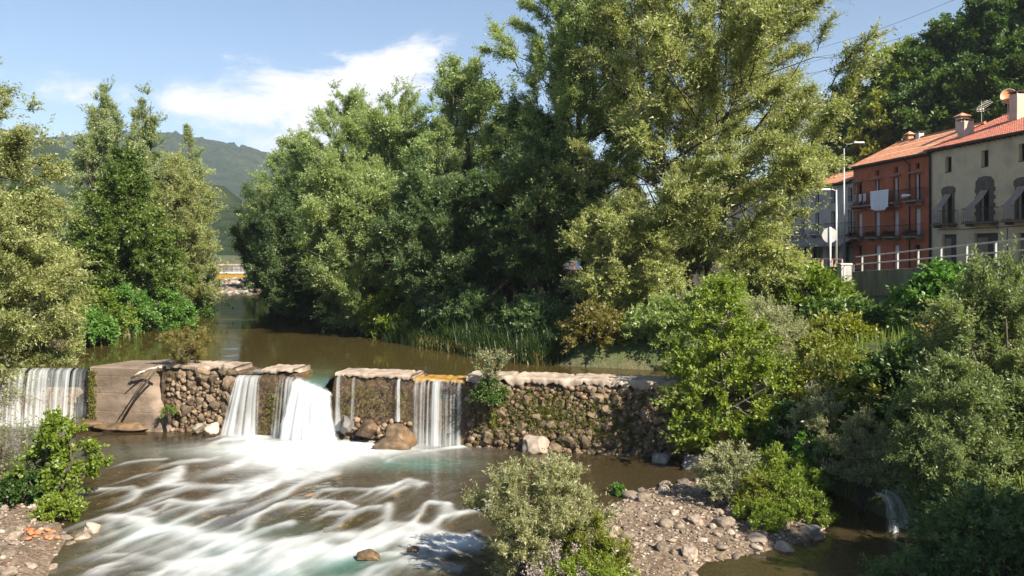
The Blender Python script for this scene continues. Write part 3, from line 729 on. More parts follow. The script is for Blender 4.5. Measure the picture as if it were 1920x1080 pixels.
fall('thin grey fall beside the main chute', 9.15, 10.15, 2.55, 0.0, 0.35, 0.2, 0.05, 0.10, 3, 2)
fall('main white chute through the broken notch', 9.9, 11.65, 2.50, -.05, 0.55, 0.45, 0.60, 0.72, 4, 3, 0.5, pleat=.10, freq=6.0, tilt=.62)
fall('curtain fall over the ochre crest', 15.32, 17.45, 2.64, 0.0, 0.32, 0.0, 0.0, 0.10, 5, 2, freq=5.5)
fall('thin trickle beside the main chute', 11.85, 12.05, 2.7, 0.4, 0.25, 0.05, 0.12, 0.30, 6, 1)
fall('faint trickle on the mossy face', 12.55, 12.75, 2.65, 0.5, 0.2, 0.05, 0.05, 0.05, 7, 1)
fall('trickle dropping onto the brown boulder', 14.5, 14.72, 2.65, 0.9, 0.2, 0.0, 0.05, 0.25, 8, 1)

# ------------------------------------------------------------------ boulders and cobbles
def boulder(u, v, Y, size, mat, label, seed, flat=0.7, name='boulder', rz=0.0, sink=0.25, kids=None):
    c = at(u, v, Y); vv, ff = rock_shape(ICO4, seed, 0.30, 16)
    vv = vv * np.array((size[0], size[1], size[2]))
    zmin = -size[2] * (1 - sink)
    o = link(name, np_mesh(name, vv, [ff], True), mat, None, (c[0], c[1], c[2]), (0, 0, rz))
    return tag(o, label, 'boulder')
boulder(1003, 838, 34.0, (0.62, 0.5, 0.62), M_PALE, 'pale cone-shaped boulder leaning against the weir foot', 21)
boulder(1008, 818, 34.3, (0.42, 0.35, 0.22), M_WET, 'ochre capstone on top of the pale cone-shaped boulder', 22)
boulder(1042, 848, 34.2, (0.75, 0.3, 0.16), M_WET, 'low wet ledge stone beside the pale cone-shaped boulder', 23)
boulder(750, 824, 34.9, (0.8, 0.6, 0.68), M_WET, 'big brown wet boulder under the trickle, beside the curtain fall', 24)
boulder(738, 836, 34.4, (0.95, 0.5, 0.35), M_WET, 'flat orange-brown slab in front of the big wet boulder', 25)
boulder(690, 806, 35.3, (0.45, 0.4, 0.42), M_WET, 'ochre streaked boulder left of the big wet boulder', 26)
boulder(650, 798, 35.6, (0.35, 0.35, 0.42), M_GREYB, 'grey boulder at the edge of the main chute', 27)
boulder(1238, 861, 32.4, (0.42, 0.35, 0.26), M_GREYB, 'blue-grey boulder in the shaded water before the weir', 28)
boulder(1318, 868, 31.4, (0.72, 0.55, 0.42), M_PALE, 'broken pinkish boulder at the water edge under the sapling', 29)
boulder(1290, 872, 31.5, (0.30, 0.35, 0.34), M_GREYB, 'small split boulder left of the broken pinkish boulder', 30)
boulder(170, 992, 24.4, (0.34, 0.3, 0.24), M_PALE, 'round sunlit boulder at the edge of the rapids', 31)
boulder(690, 1043, 22.3, (0.42, 0.3, 0.24), M_WET, 'dark rough rock breaking the lower rapids', 32)
boulder(775, 1032, 22.8, (0.22, 0.2, 0.10), M_WET, 'orange topped stone right of the dark rapids rock', 33)
boulder(160, 796, 38.3, (1.0, 0.5, 0.25), M_WET, 'long flat rock at the foot of the wide curtain fall', 34)
boulder(230, 800, 37.8, (1.5, 0.5, 0.2), M_WET, 'rusty ledge along the foot of the concrete block', 35)
boulder(372, 802, 36.8, (0.32, 0.3, 0.26), M_PALE, 'white angular stone under the hollow in the weir', 36)
boulder(397, 804, 36.5, (0.40, 0.34, 0.30), M_PALE, 'squarish tan stone beside the narrow fall', 37)
boulder(1430, 983, 26.0, (0.5, 0.4, 0.28), M_GREYB, 'grey boulder half hidden in the lime green weeds', 38)
boulder(1755, 755, 25.5, (0.8, 0.5, 0.25), M_GREYB, 'flat grey slab in the shade of the bank', 39)
boulder(1200, 1023, 23.3, (0.42, 0.36, 0.22), M_PALE, 'pale rounded boulder, largest on the gravel bar', 40)
boulder(1160, 925, 28.4, (0.30, 0.22, 0.22), M_PALE, 'reddish upright stone at the tip of the gravel bar', 41)
r = np.random.RandomState(42)
BARP = np.array(BAR)
cob = []
while len(cob) < 250:
    x, y = r.uniform(-1, 10.5), r.uniform(19.5, 31.5)
    d = poly_sd(np.array([x]), np.array([y]), BAR)[0]
    if d < -0.25: continue
    s = 0.11 * math.exp(r.normal(0, 0.45)) * (1.15 if r.rand() < .8 else 1.9)
    s = min(s, 0.40)
    if any((x - a) ** 2 + (y - b) ** 2 < (0.75 * (s + c)) ** 2 for a, b, c in cob): continue
    cob.append((x, y, s))
def cob_label(k, x, y, s):
    where = 'at the gravel bar tip facing the weir' if y > 28.2 else ('on the gravel bar beside the olive shrub' if x > 5.6 and y > 25.2 else ('on the gravel bar shore by the side stream' if x > 4.6 else ('on the gravel bar behind the big willow shrub' if x < 2.6 else 'in the open middle of the gravel bar')))
    return ('large ' if s > .2 else 'small ') + ('broken tan ' if k % 3 else 'rounded ') + ('grey-brown' if k % 5 else 'pale') + ' cobble ' + where
gz = ground_z(np.array([c[0] for c in cob]), np.array([c[1] for c in cob]))
for k, (x, y, s) in enumerate(cob):
    o = cobble(k, x, y, gz[k] + s * 0.12, s, M_COB if k % 5 else M_PALE, 'cobble', cob_label(k, x, y, s), 'cobble', 'cobbles on the gravel bar', None, r)
    if k % 3: o.data = ANG[k % 14]; o.material_slots[0].link = 'OBJECT'; o.material_slots[0].material = M_COB if k % 5 else M_PALE
cob = []
while len(cob) < 85:
    y = r.uniform(20.2, 29.5); x = float(x_left(y)) + r.uniform(-4.2, 0.7)
    s = min(0.19 * math.exp(r.normal(0, 0.4)), 0.40)
    if any((x - a) ** 2 + (y - b) ** 2 < (0.62 * (s + c)) ** 2 for a, b, c in cob): continue
    cob.append((x, y, s))
gz = ground_z(np.array([c[0] for c in cob]), np.array([c[1] for c in cob]))
for k, (x, y, s) in enumerate(cob):
    o = cobble(k, x, y, gz[k] + s * 0.2, s, M_COB, 'cobble', ('large' if s > .25 else 'small') + ' tan cobble on the stony shore ' + ('at the waterline' if x > float(x_left(y)) - .8 else ('before the yellow-green weed clump' if y < 24.6 else 'behind the alder sapling')), 'cobble', 'cobbles on the stony shore', None, r)
    o.data = ANG[k % 14]; o.material_slots[0].link = 'OBJECT'; o.material_slots[0].material = M_COB if k % 3 else M_PALE
for k in range(26):
    c = on_level(r.uniform(150, 265) - 0, 0.0 + r.uniform(1008, 1034)); c = on_level(40 + r.uniform(0, 70), 1018 + r.normal(0, 7))
    x, y = c[0], c[1]
    cobble(k, x, y, float(ground_z(x, y)) + 0.05, 0.07 * r.uniform(.6, 1.5), M_BRICK, 'brick_lump', 'worn lump of orange brick rubble on the stony shore', 'rubble', 'orange brick rubble on the shore', None, r)
M_BED = M_PEB.copy(); M_BED.name = 'wet_bed_stone'
for nd in M_BED.node_tree.nodes:
    if nd.type == 'VALTORGB':
        for e_ in nd.color_ramp.elements: e_.color = (e_.color[0] * .60, e_.color[1] * .46, e_.color[2] * .32, 1)
    if nd.type == 'BSDF_PRINCIPLED': nd.inputs['Roughness'].default_value = .4
# loose gravel between the cobbles, and stones on the bed
N = 6800
x = r.uniform(-1.5, 11, N); y = r.uniform(18.5, 32, N); d = poly_sd(x, y, BAR); k_ = d > -0.6; x, y = x[k_], y[k_]
x2 = r.uniform(-6.5, 1.0, 2600); y2 = r.uniform(19, 31, 2600); x2 = x2 + x_left(y2)
x = np.concatenate([x, x2]); y = np.concatenate([y, y2])
s = 0.035 * np.exp(r.normal(0, .45, len(x)))
tag(many_stones('gravel', np.stack([x, y, ground_z(x, y) + s * .25], -1), s, 3, M_PEB), 'loose river gravel', kind='stuff')
x = r.uniform(-17, 3, 2600); y = r.uniform(19, 36, 2600); s = 0.10 * np.exp(r.normal(0, .5, 2600)); z = ground_z(x, y)
k_ = (y < y_dam(x) - .4)
xr_ = r.uniform(-12.5, -.3, 420); yr_ = r.uniform(21, 32.6, 420); sr_ = .22 * np.exp(r.normal(0, .45, 420)); kr_ = fbm(xr_ * .5, yr_ * .4, 6.0, 3) > -.05
x = np.concatenate([x, xr_[kr_]]); y = np.concatenate([y, yr_[kr_]]); s = np.concatenate([np.minimum(s, .36), np.minimum(sr_, .55)[kr_]]); z = np.concatenate([z, np.full(kr_.sum(), -.19) - .55 * np.minimum(sr_, .55)[kr_]])
k_ = (y < y_dam(x) - .4) & (ground_z(x, y) < -.28)
tag(many_stones('bed_stones', np.stack([x, y, z + s * .3], -1)[k_], s[k_], 4, M_BED), 'stones lying under the water of the river bed', kind='stuff')
x = r.uniform(-75, -20, 5000); y = r.uniform(106, 168, 5000); k_ = (x > x_left(y) - 2) & (x < x_right(y) + 2); x, y = x[k_], y[k_]
s = 0.22 * np.exp(r.normal(0, .5, len(x)))
bar_ = fbm(x * .15, y * .06, 3.0, 3)
k_ = bar_ > -0.12
tag(many_stones('upstream_stones', np.stack([x, y, upper_level(y) - 0.02 + s * .2], -1)[k_], s[k_], 5, M_PEB), 'pale stones in the shallow rapids before the far bridge', kind='stuff')

# driftwood on the block, and dark rods modelled as shadows on its face
M_WOODP = surf('bleached_wood', [(0.3, (0.40, 0.33, 0.26)), (0.7, (0.62, 0.55, 0.47))], 5, 0.8, 0.3, 30, stretch=(1, 1, 6))
M_STICKSHADE = surf('stick_shadow_dark', [(0.3, (0.05, 0.035, 0.025)), (0.7, (0.12, 0.085, 0.06))], 5, 0.8, 0.3, 30)  # near-black tone for the rods that imitate cast shadows
def stick(pix, Y0, Y1, r0, r1, mat, label, extra=()):
    m = MB()
    P = np.array([at(u, v, Y0 + (Y1 - Y0) * i / (len(pix) - 1)) for i, (u, v) in enumerate(pix)])
    m.tube(P, np.linspace(r0, r1, len(P)), 7)
    for ex in extra:
        Q = np.array([at(u, v, Y) for u, v, Y in ex]); m.tube(Q, np.linspace(r1 * 1.3, r1 * .6, len(Q)), 5)
    return tag(m.build('driftwood', mat, None, True), label, 'driftwood')
stick([(303, 688), (280, 692), (262, 701), (246, 709)], 37.3, 37.9, 0.06, 0.045, M_WOODP, 'bleached forked branch hanging over the concrete block',
      [[(272, 696, 37.6), (262, 698, 37.4), (252, 704, 37.3)], [(250, 707, 37.9), (249, 713, 37.9)]])
stick([(297, 689), (262, 733), (228, 790)], 37.2, 37.9, 0.05, 0.045, M_STICKSHADE, 'dark strip built as the shadow of a stick on the concrete block')  # diagonal cast shadow on the block, modelled as a dark rod
stick([(284, 693), (255, 735), (221, 787)], 37.35, 38.1, 0.02, 0.018, M_STICKSHADE, 'thin dark strip built as a second shadow beside the stick shadow')  # thinner shadow line, also modelled as a dark rod
stick([(1508, 1003), (1535, 996), (1546, 990)], 24.1, 24.3, 0.05, 0.03, M_WOODP, 'short bleached stick on the gravel bar tip', [[(1530, 997, 24.2), (1545, 1004, 24.0)]])

# ------------------------------------------------------------------ plants
def spray(C, O, rng, ntw, nleaf, clen, ll, lw, up, droop, spread, leaf_up=0.8, tint_c=None, jitter=0.25):
    """leaves along twigs that leave clump centres C in the general direction O -> verts, faces, tint, twig ends"""
    N = len(C)
    d = O[:, None, :] * 0.8 + unit(rng.normal(size=(N, ntw, 3))) * spread + np.array((0, 0, up))
    d = unit(d); L = clen[:, None] * rng.uniform(.55, 1.25, (N, ntw))
    s = rng.uniform(0.12, 1.0, (N, ntw, nleaf))
    p = C[:, None, None, :] + d[:, :, None, :] * (L[..., None] * s)[..., None]
    p[..., 2] -= droop * (L[..., None] * s ** 2)
    p = p + rng.normal(size=p.shape) * jitter * ll
    ld = unit(d[:, :, None, :] * 0.7 + unit(rng.normal(size=p.shape)) * 0.8 + np.array((0, 0, -droop * 0.7)))
    nr = unit(unit(rng.normal(size=p.shape)) + np.array((0, 0, leaf_up)))
    sd = unit(np.cross(ld, nr)); nn = np.cross(sd, ld)
    k = rng.uniform(.65, 1.25, p.shape[:-1])[..., None]
    a = p; b = p + ld * ll * k * .45 + sd * lw * k * .5; c = p + ld * ll * k - nn * ll * .12; e = p + ld * ll * k * .45 - sd * lw * k * .5
    quad = lw / ll > 0.5
    if quad: V = np.stack([a, b, c, e], -2).reshape(-1, 3)
    else: V = np.stack([a * .75 + b * .25 + sd * lw * k * .45, c, a * .75 + e * .25 - sd * lw * k * .45], -2).reshape(-1, 3)
    nk = 4 if quad else 3
    tc = rng.uniform(0, 1, N) if tint_c is None else tint_c
    tint = np.clip(0.45 * tc[:, None, None] + 0.55 * rng.uniform(0, 1, p.shape[:-1]), 0, 1)
    tint = np.repeat(tint.ravel(), nk)
    F_ = np.arange(len(V)).reshape(-1, nk)
    tw0 = np.repeat(C[:, None], ntw, 1).reshape(-1, 3); e1 = C[:, None] + d * L[..., None]; e1[..., 2] -= droop * L
    return V, F_, tint, tw0, e1.reshape(-1, 3)
def sticks(A, B, ra, rb):
    """thousands of thin three-sided branches"""
    t = unit(B - A); ref = np.where(np.abs(t[:, 2:3]) < .9, np.array([[0, 0, 1.0]]), np.array([[1.0, 0, 0]]))
    a = unit(np.cross(t, ref)); b = np.cross(t, a); V = []
    for P, rr in ((A, ra), (B, rb)):
        rr = np.broadcast_to(rr, (len(A),))[:, None]
        for k in range(3):
            an = k * 2.0944; V.append(P + rr * (math.cos(an) * a + math.sin(an) * b))
    V = np.stack(V, 1).reshape(-1, 3); o = np.arange(len(A))[:, None] * 6
    F_ = np.concatenate([o + np.array([[k, (k + 1) % 3, (k + 1) % 3 + 3, k + 3]]) for k in range(3)])
    return V, F_
NLEAF = [0]; NB = [0]
def bough_mesh(seed, n_sub, n_leaf, ll, lw, flat=.7, sag=.12):
    """one leafy bough of unit length along +x: stem, side shoots and leaves in one mesh; every tree shares a few of these"""
    rg = np.random.RandomState(seed); s = rg.uniform(.08, 1.0, n_sub) ** .8
    stem = lambda q: np.stack([q, .06 * np.sin(q * 4 + seed), .10 * q - sag * q ** 2 * .8], -1)
    C = stem(s); a = rg.uniform(0, 2 * np.pi, n_sub)
    wd = rg.uniform(.45, 1.0, n_sub); O = unit(np.stack([.8 + 0 * a, np.cos(a) * wd, np.sin(a) * wd * flat + .12], -1))
    Ls = (.46 - .20 * s) * rg.uniform(.6, 1.25, n_sub)
    V, Fq, tint, t0, t1 = spray(C, O, rg, 2, n_leaf // 2, Ls, ll, lw, .05, sag, .32, .7, rg.uniform(.2, .8, n_sub), .45)
    q = np.linspace(0, 1, 7); P = stem(q)
    v1, f1 = sticks(P[:-1], P[1:], np.linspace(.014, .005, 6), np.linspace(.012, .004, 6)); v2, f2 = sticks(t0, t1, np.full(len(t0), .004), .0015)
    vv = np.concatenate([V, v1, v2]); byk = {}
    for f in (Fq, f1 + len(V), f2 + len(V) + len(v1)): byk.setdefault(f.shape[1], []).append(f)
    wood = len(v1) + len(v2); fl = [np.concatenate(f) for f in byk.values()]
    me = np_mesh('bough', vv, fl, False, {'tint': np.concatenate([tint, np.zeros(wood)])})
    me.materials.append(None); me.materials.append(BARK)
    mi = np.concatenate([(f[:, 0] >= len(V)).astype(np.int32) for f in fl]); me.polygons.foreach_set('material_index', mi); me.update()
    return me
BOUGH = {}
def boughs(kind):
    if kind not in BOUGH:
        BOUGH[kind] = {'narrow': lambda: [bough_mesh(900 + k, (66, 52, 38, 58, 30)[k], 42, .064, .024) for k in range(5)],
                       'droop': lambda: [bough_mesh(930 + k, (60, 44, 34, 52, 26)[k], 42, .062, .021, .8, .34) for k in range(5)],
                       'upright': lambda: [bough_mesh(960 + k, 56, 40, .070, .034, 1.0, .0) for k in range(4)],
                       'broad': lambda: [bough_mesh(990 + k, 44, 34, .075, .050, .6, .15) for k in range(5)]}[kind]()
    return BOUGH[kind]
def add_boughs(crown, C, O, rng, kind, blen, up, mat):
    ms = boughs(kind)
    for k in range(len(C)):
        L = blen * rng.uniform(.6, 1.4); d = O[k] * 1.0 + rng.normal(size=3) * .30 + np.array((0, 0, up)); d = d / np.linalg.norm(d)
        y = np.cross((0, 0, 1.0), d); y = y / max(np.linalg.norm(y), 1e-6); z = np.cross(d, y); a = rng.uniform(-.5, .5)
        y, z = y * math.cos(a) + z * math.sin(a), z * math.cos(a) - y * math.sin(a)
        p = C[k] - d * L * .55
        o = bpy.data.objects.new('bough', ms[rng.randint(len(ms))]); COL.objects.link(o); o.parent = crown
        o.material_slots[0].link = 'OBJECT'; o.material_slots[0].material = mat
        o.matrix_basis = Matrix(((d[0] * L, y[0] * L, z[0] * L, p[0]), (d[1] * L, y[1] * L, z[1] * L, p[1]), (d[2] * L, y[2] * L, z[2] * L, p[2]), (0, 0, 0, 1)))
def plant(name, label, cat, base, top, prof, mat, bark, seed, clumps=120, ntw=9, nleaf=22, clen=1.0, ll=0.2, lw=0.075, crown0=0.2, up=0.25, droop=0.15,
          spread=0.8, lean=(0, 0), stems=1, tr=0.2, ell=(1, 1), lobes=0.30, group=None, twigs=True, shell=0.55, limbs=12, leaf_up=0.8, gap=0.0, nb=0, bkind='narrow', blen=2.2, bup=.45):
    """tapered trunk with limbs and branches (part trunk) and thousands of leaves on twigs (part crown)"""
    rng = np.random.RandomState(seed); base = np.asarray(base, float)
    if top - base[2] < 0.35 * max(p[1] for p in prof): print('LOW', label, base, top); top = base[2] + 0.8 * max(p[1] for p in prof)
    H = top - base[2]
    root = empty(name, base); tag(root, label, cat, group)
    z0 = H * crown0
    pt, pr = np.array([p[0] for p in prof], float), np.array([p[1] for p in prof], float)
    rad = lambda t: np.interp(t, pt, pr)
    cen = lambda t: np.stack([lean[0] * t ** 1.3, lean[1] * t ** 1.3, z0 + (H - z0) * t], -1)
    # clump centres, thick towards the outside
    want = clumps + nb; tt = rng.uniform(0, 1, want * 8); keep = rng.uniform(0, pr.max(), len(tt)) < rad(tt) + 0.12 * pr.max(); tt = tt[keep][:want * 3]
    ph = rng.uniform(0, 2 * np.pi, len(tt))
    lob = 1 + lobes * 1.6 * fbm(np.cos(ph) * 1.3 + seed, np.sin(ph) * 1.3, tt * 3.2, 3)
    rho = rng.uniform(0, 1, len(tt)) ** shell
    R_ = rad(tt) * lob * rho
    Cc = cen(tt) + np.stack([np.cos(ph) * R_ * ell[0], np.sin(ph) * R_ * ell[1], rng.normal(0, .02 * H, len(tt))], -1)
    if gap > 0:
        g = fbm(Cc[:, 0] * .35 + seed, Cc[:, 1] * .35, Cc[:, 2] * .35, 2); Cc, tt, R_ = Cc[g > -gap], tt[g > -gap], R_[g > -gap]
    Cb, tb = Cc[clumps:clumps + nb], tt[clumps:clumps + nb]
    if nb > len(Cb): print('few', label, nb, len(Cb))
    Cc, tt, R_ = Cc[:clumps], tt[:clumps], R_[:clumps]
    ax = cen(np.clip(tt - 0.18, 0, 1)); O = unit(Cc - ax)
    tcl = np.clip(0.5 + 0.9 * fbm(Cc[:, 0] * .5, Cc[:, 1] * .5, Cc[:, 2] * .5 + seed, 2), 0, 1)
    cl = clen * rng.uniform(.7, 1.3, len(Cc))
    V, Fq, tint, t0, t1 = spray(Cc, O, rng, ntw, nleaf, cl, ll, lw, up, droop, spread, leaf_up, tcl)
    NLEAF[0] += len(Fq)
    crown = link('crown', np_mesh('crown', V, [Fq], False, {'tint': tint}), mat, root)
    if nb:
        shr = np.array((1, 1, 1)) ; axb = cen(np.clip(tb - 0.18, 0, 1)); Ob = unit(Cb - axb); Cq = Cb - Ob * blen * .33
        add_boughs(crown, Cq, Ob, rng, bkind, blen, bup, mat); NB[0] += nb
    # wood
    m = MB(); samples = []
    for k in range(stems):
        a = k * 2.4 + seed; off = np.array((math.cos(a), math.sin(a), 0)) * (0.0 if stems == 1 else tr * 1.4)
        n_ = 11; t = np.linspace(0, 1, n_); zz = t * H * (0.93 if stems == 1 else rng.uniform(.7, .95))
        tq = np.clip((zz - z0) / (H - z0), 0, 1); c = cen(tq); fan = (0 if stems == 1 else 0.55) * rad(np.clip(tq, .1, .9)) * t
        P = np.stack([c[:, 0] + off[0] + math.cos(a) * fan * ell[0], c[:, 1] + off[1] + math.sin(a) * fan * ell[1], zz], -1)
        P[1:, :2] += rng.normal(0, .012 * H, (n_ - 1, 2)); P[0, 2] = -0.35; rr = tr * (1 - t) ** .8 * (1.0 if stems == 1 else .7) + .018
        rr[0] *= 1.35; m.tube(P, rr, 8, True); samples.append((P, rr))
    for k in range(limbs):
        P, rr = samples[k % stems]; i = rng.randint(3, 9); s0 = P[i]
        tq = np.clip((s0[2] - z0) / (H - z0) + rng.uniform(.08, .3), 0.02, .95); a = rng.uniform(0, 6.28) if limbs > 3 else k * 2.1
        e = cen(tq) + np.array((math.cos(a) * ell[0], math.sin(a) * ell[1], 0)) * rad(tq) * rng.uniform(.55, .85)
        mid = s0 * .5 + e * .5 + np.array((0, 0, -.04 * H * rng.uniform(-.3, 1)))
        tt_ = np.linspace(0, 1, 7)[:, None]; B = (1 - tt_) ** 2 * s0 + 2 * tt_ * (1 - tt_) * mid + tt_ ** 2 * e
        rb = np.linspace(rr[i] * .62, .02, 7); m.tube(B, rb, 6, False); samples.append((B, rb))
    V0 = np.concatenate(m.v); SP = np.concatenate([s[0][1:] for s in samples]); SR = np.concatenate([s[1][1:] for s in samples])
    D = np.linalg.norm(Cc[:, None] - SP[None], axis=2) + np.clip(SP[None, :, 2] - Cc[:, None, 2], 0, None) * 1.2
    j = D.argmin(1); A, B = SP[j], Cc; mid = A * .5 + B * .5 - np.array((0, 0, 1)) * np.linalg.norm(B - A, axis=1)[:, None] * .06
    r1 = np.minimum(SR[j] * .6, .012 + .018 * np.linalg.norm(B - A, axis=1))
    v1, f1 = sticks(A, mid, r1, r1 * .75); v2, f2 = sticks(mid, B, r1 * .75, r1 * .35)
    vs, fs = [V0, v1, v2], [np.array(q) for q in m.f.values()] + [f1 + len(V0), f2 + len(V0) + len(v1)]
    if twigs:
        k_ = rng.rand(len(t0)) < 0.35
        v3, f3 = sticks(t0[k_], t1[k_], np.full(k_.sum(), min(.012, ll * .06)), .003); fs.append(f3 + sum(len(q) for q in vs)); vs.append(v3)
    byk = {}
    for f in fs: byk.setdefault(f.shape[1], []).append(f)
    link('trunk', np_mesh('trunk', np.concatenate(vs), [np.concatenate(f) for f in byk.values()], True), bark, root)
    return root
BARK = surf('grey_brown_bark', [(0.3, (0.045, 0.035, 0.026)), (0.7, (0.13, 0.105, 0.08))], 3, 0.95, 0.8, 20, stretch=(2, 2, .5))
BARKP = surf('pale_bark', [(0.3, (0.14, 0.12, 0.10)), (0.7, (0.30, 0.27, 0.23))], 3, 0.95, 0.6, 20, stretch=(2, 2, .5))
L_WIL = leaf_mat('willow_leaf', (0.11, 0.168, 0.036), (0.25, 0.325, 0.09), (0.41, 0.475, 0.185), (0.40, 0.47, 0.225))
L_WILY = leaf_mat('yellow_willow_leaf', (0.135, 0.158, 0.036), (0.285, 0.312, 0.088), (0.45, 0.465, 0.18), (0.42, 0.44, 0.22))  # yellower leaf than the other willows
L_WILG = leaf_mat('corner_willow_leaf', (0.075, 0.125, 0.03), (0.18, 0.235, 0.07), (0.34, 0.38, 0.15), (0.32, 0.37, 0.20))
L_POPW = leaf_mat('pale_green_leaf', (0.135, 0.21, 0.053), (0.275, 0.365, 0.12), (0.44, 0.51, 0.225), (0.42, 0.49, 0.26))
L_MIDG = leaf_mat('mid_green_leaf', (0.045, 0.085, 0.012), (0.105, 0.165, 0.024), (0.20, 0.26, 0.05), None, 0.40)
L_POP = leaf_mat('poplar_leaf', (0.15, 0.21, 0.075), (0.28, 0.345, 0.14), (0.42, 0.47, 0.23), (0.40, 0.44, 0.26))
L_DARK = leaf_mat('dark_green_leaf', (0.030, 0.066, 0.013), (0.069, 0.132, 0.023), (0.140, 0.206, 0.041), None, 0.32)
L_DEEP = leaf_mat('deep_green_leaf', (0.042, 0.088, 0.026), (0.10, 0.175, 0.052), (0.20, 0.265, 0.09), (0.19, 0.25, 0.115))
L_LIME = leaf_mat('fresh_green_leaf', (0.105, 0.165, 0.016), (0.20, 0.27, 0.028), (0.33, 0.37, 0.06), None, 0.45)
L_EMER = leaf_mat('emerald_leaf', (0.045, 0.125, 0.018), (0.095, 0.22, 0.032), (0.19, 0.33, 0.06), None, 0.45)
L_GREY = leaf_mat('grey_green_leaf', (0.140, 0.157, 0.074), (0.256, 0.264, 0.140), (0.412, 0.404, 0.247), (0.446, 0.446, 0.314))
L_OLIVE = leaf_mat('olive_leaf', (0.124, 0.116, 0.030), (0.223, 0.190, 0.049), (0.330, 0.272, 0.083), None)
L_YEL = leaf_mat('yellowing_leaf', (0.11, 0.145, 0.018), (0.22, 0.245, 0.03), (0.38, 0.33, 0.05), None)
L_GRASS = leaf_mat('grass_blade', (0.083, 0.148, 0.020), (0.165, 0.247, 0.033), (0.297, 0.346, 0.066), None)
L_GOLD = leaf_mat('dry_gold_grass', (0.264, 0.181, 0.049), (0.446, 0.314, 0.083), (0.594, 0.462, 0.165), None)
L_REED = leaf_mat('shade_darkened_reed', (0.025, 0.055, 0.016), (0.05, 0.09, 0.024), (0.12, 0.14, 0.04), None)  # reed colour darkened to stand for the deep shade of the shore
L_FLOW = leaf_mat('pale_flower', (0.35, 0.28, 0.30), (0.50, 0.42, 0.44), (0.62, 0.56, 0.55), None)
def gz_(x, y): return float(ground_z(np.array([float(x)]), np.array([float(y)]))[0])
ROUND = [(0, .35), (.15, .75), (.4, 1), (.65, .92), (.85, .6), (1, .15)]
TOPR = [(0, .6), (.2, .95), (.45, 1), (.7, .82), (.88, .52), (1, .2)]
CONE = [(0, .6), (.2, 1), (.5, .8), (.8, .42), (1, .06)]
DOME = [(0, .75), (.3, 1), (.6, .9), (.85, .55), (1, .15)]
def P_(prof, r): return [(t, k * r) for t, k in prof]
def tree(label, x, y, top, r, mat, seed, prof=ROUND, n=170, **k):
    kw = dict(ntw=9, nleaf=24, clen=1.0, nb=int(n * .62), shell=.5, ll=.17, lw=.06, crown0=.18, tr=.22, limbs=14); kw.update(k)
    return plant(kw.pop('name', 'tree'), label, 'tree', (x, y, gz_(x, y)), top, P_(prof, r), mat, kw.pop('bark', BARK), seed, clumps=int(n * .38), **kw)
def bush(label, x, y, top, r, mat, seed, prof=DOME, n=45, z=None, **k):
    kw = dict(ntw=9, nleaf=22, clen=.5, ll=.11, lw=.04, crown0=.05, tr=.03, limbs=6, stems=4); kw.update(k)
    return plant(kw.pop('name', 'shrub'), label, kw.pop('cat', 'shrub'), (x, y, gz_(x, y) if z is None else z), top, P_(prof, r), mat, kw.pop('bark', BARK), seed, clumps=int(n * .86), **kw)

GT = 'trees along the riverside promenade'
# big pair over the promenade wall
tree('tall sunlit yellow-green willow with dark forked trunk over the promenade wall', 10.3, 46, 25.5, 8.0, L_WILY, 1, [(0, .45), (.12, .8), (.35, 1), (.6, .95), (.8, .82), (1, .5)], 340, ntw=10, nleaf=22, nb=275, clen=1.6, ll=.16, lw=.05, crown0=.16, tr=.32, bkind='droop', blen=2.6, stems=2, limbs=26, droop=.2, name='willow_tree', lobes=.35, gap=.30)
tree('tall dense green willow rising behind the sunlit yellow-green one', 4.2, 53, 26.5, 5.4, L_WIL, 2, [(0, .6), (.3, 1), (.7, .9), (1, .35)], 300, ntw=10, nleaf=26, clen=1.4, crown0=.18, tr=.3, limbs=18, name='willow_tree')
tree('dark leafy tree between the tall green willow and the pond', 1.0, 55, 17.5, 4.2, L_DEEP, 3, ROUND, 190, crown0=.12, name='riverside_tree')
tree('rounded pale crown just left of the tall green willow', -3.4, 57, 20.4, 4.5, L_POPW, 4, TOPR, 230, crown0=.15, name='riverside_tree')
tree('pointed light green crown in the middle of the riverside row', -8.3, 62, 19.6, 4.6, L_WIL, 5, TOPR, 230, crown0=.1, name='riverside_tree')
tree('highest pointed crown in the riverside row, pale green', -13.2, 68, 20.9, 5.0, L_POPW, 6, TOPR, 260, crown0=.1, name='riverside_tree')
tree('leaning crown at the shoulder of the riverside row', -18.6, 76, 18.5, 5.0, L_POPW, 7, TOPR, 200, crown0=.1, name='riverside_tree')
tree('last low crown of the riverside row, overhanging the far river', -24.0, 85, 15.6, 4.4, L_DEEP, 8, ROUND, 200, crown0=.12, name='riverside_tree')
tree('sunlit bushy tree leaning over the pond in the middle of the row', -9.6, 55.5, 14.0, 4.0, L_WIL, 9, ROUND, 220, crown0=.12, tr=.18, name='riverside_tree', lean=(-1.5, -1.0))
tree('dark green bushy tree over the reeds', -4.4, 51.5, 13.2, 3.8, L_DEEP, 10, ROUND, 210, crown0=.15, tr=.18, name='riverside_tree')
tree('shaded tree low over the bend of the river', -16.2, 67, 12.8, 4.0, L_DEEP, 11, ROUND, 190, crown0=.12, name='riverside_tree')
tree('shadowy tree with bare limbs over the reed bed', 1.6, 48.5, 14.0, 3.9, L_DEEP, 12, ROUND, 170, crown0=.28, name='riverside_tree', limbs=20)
tree('low olive willow hanging over the bank below the sunlit willow', 5.6, 42.5, 10.2, 3.0, L_WILY, 13, ROUND, 150, crown0=.12, clen=.9, ll=.2, lw=.07, tr=.14, name='willow_tree')
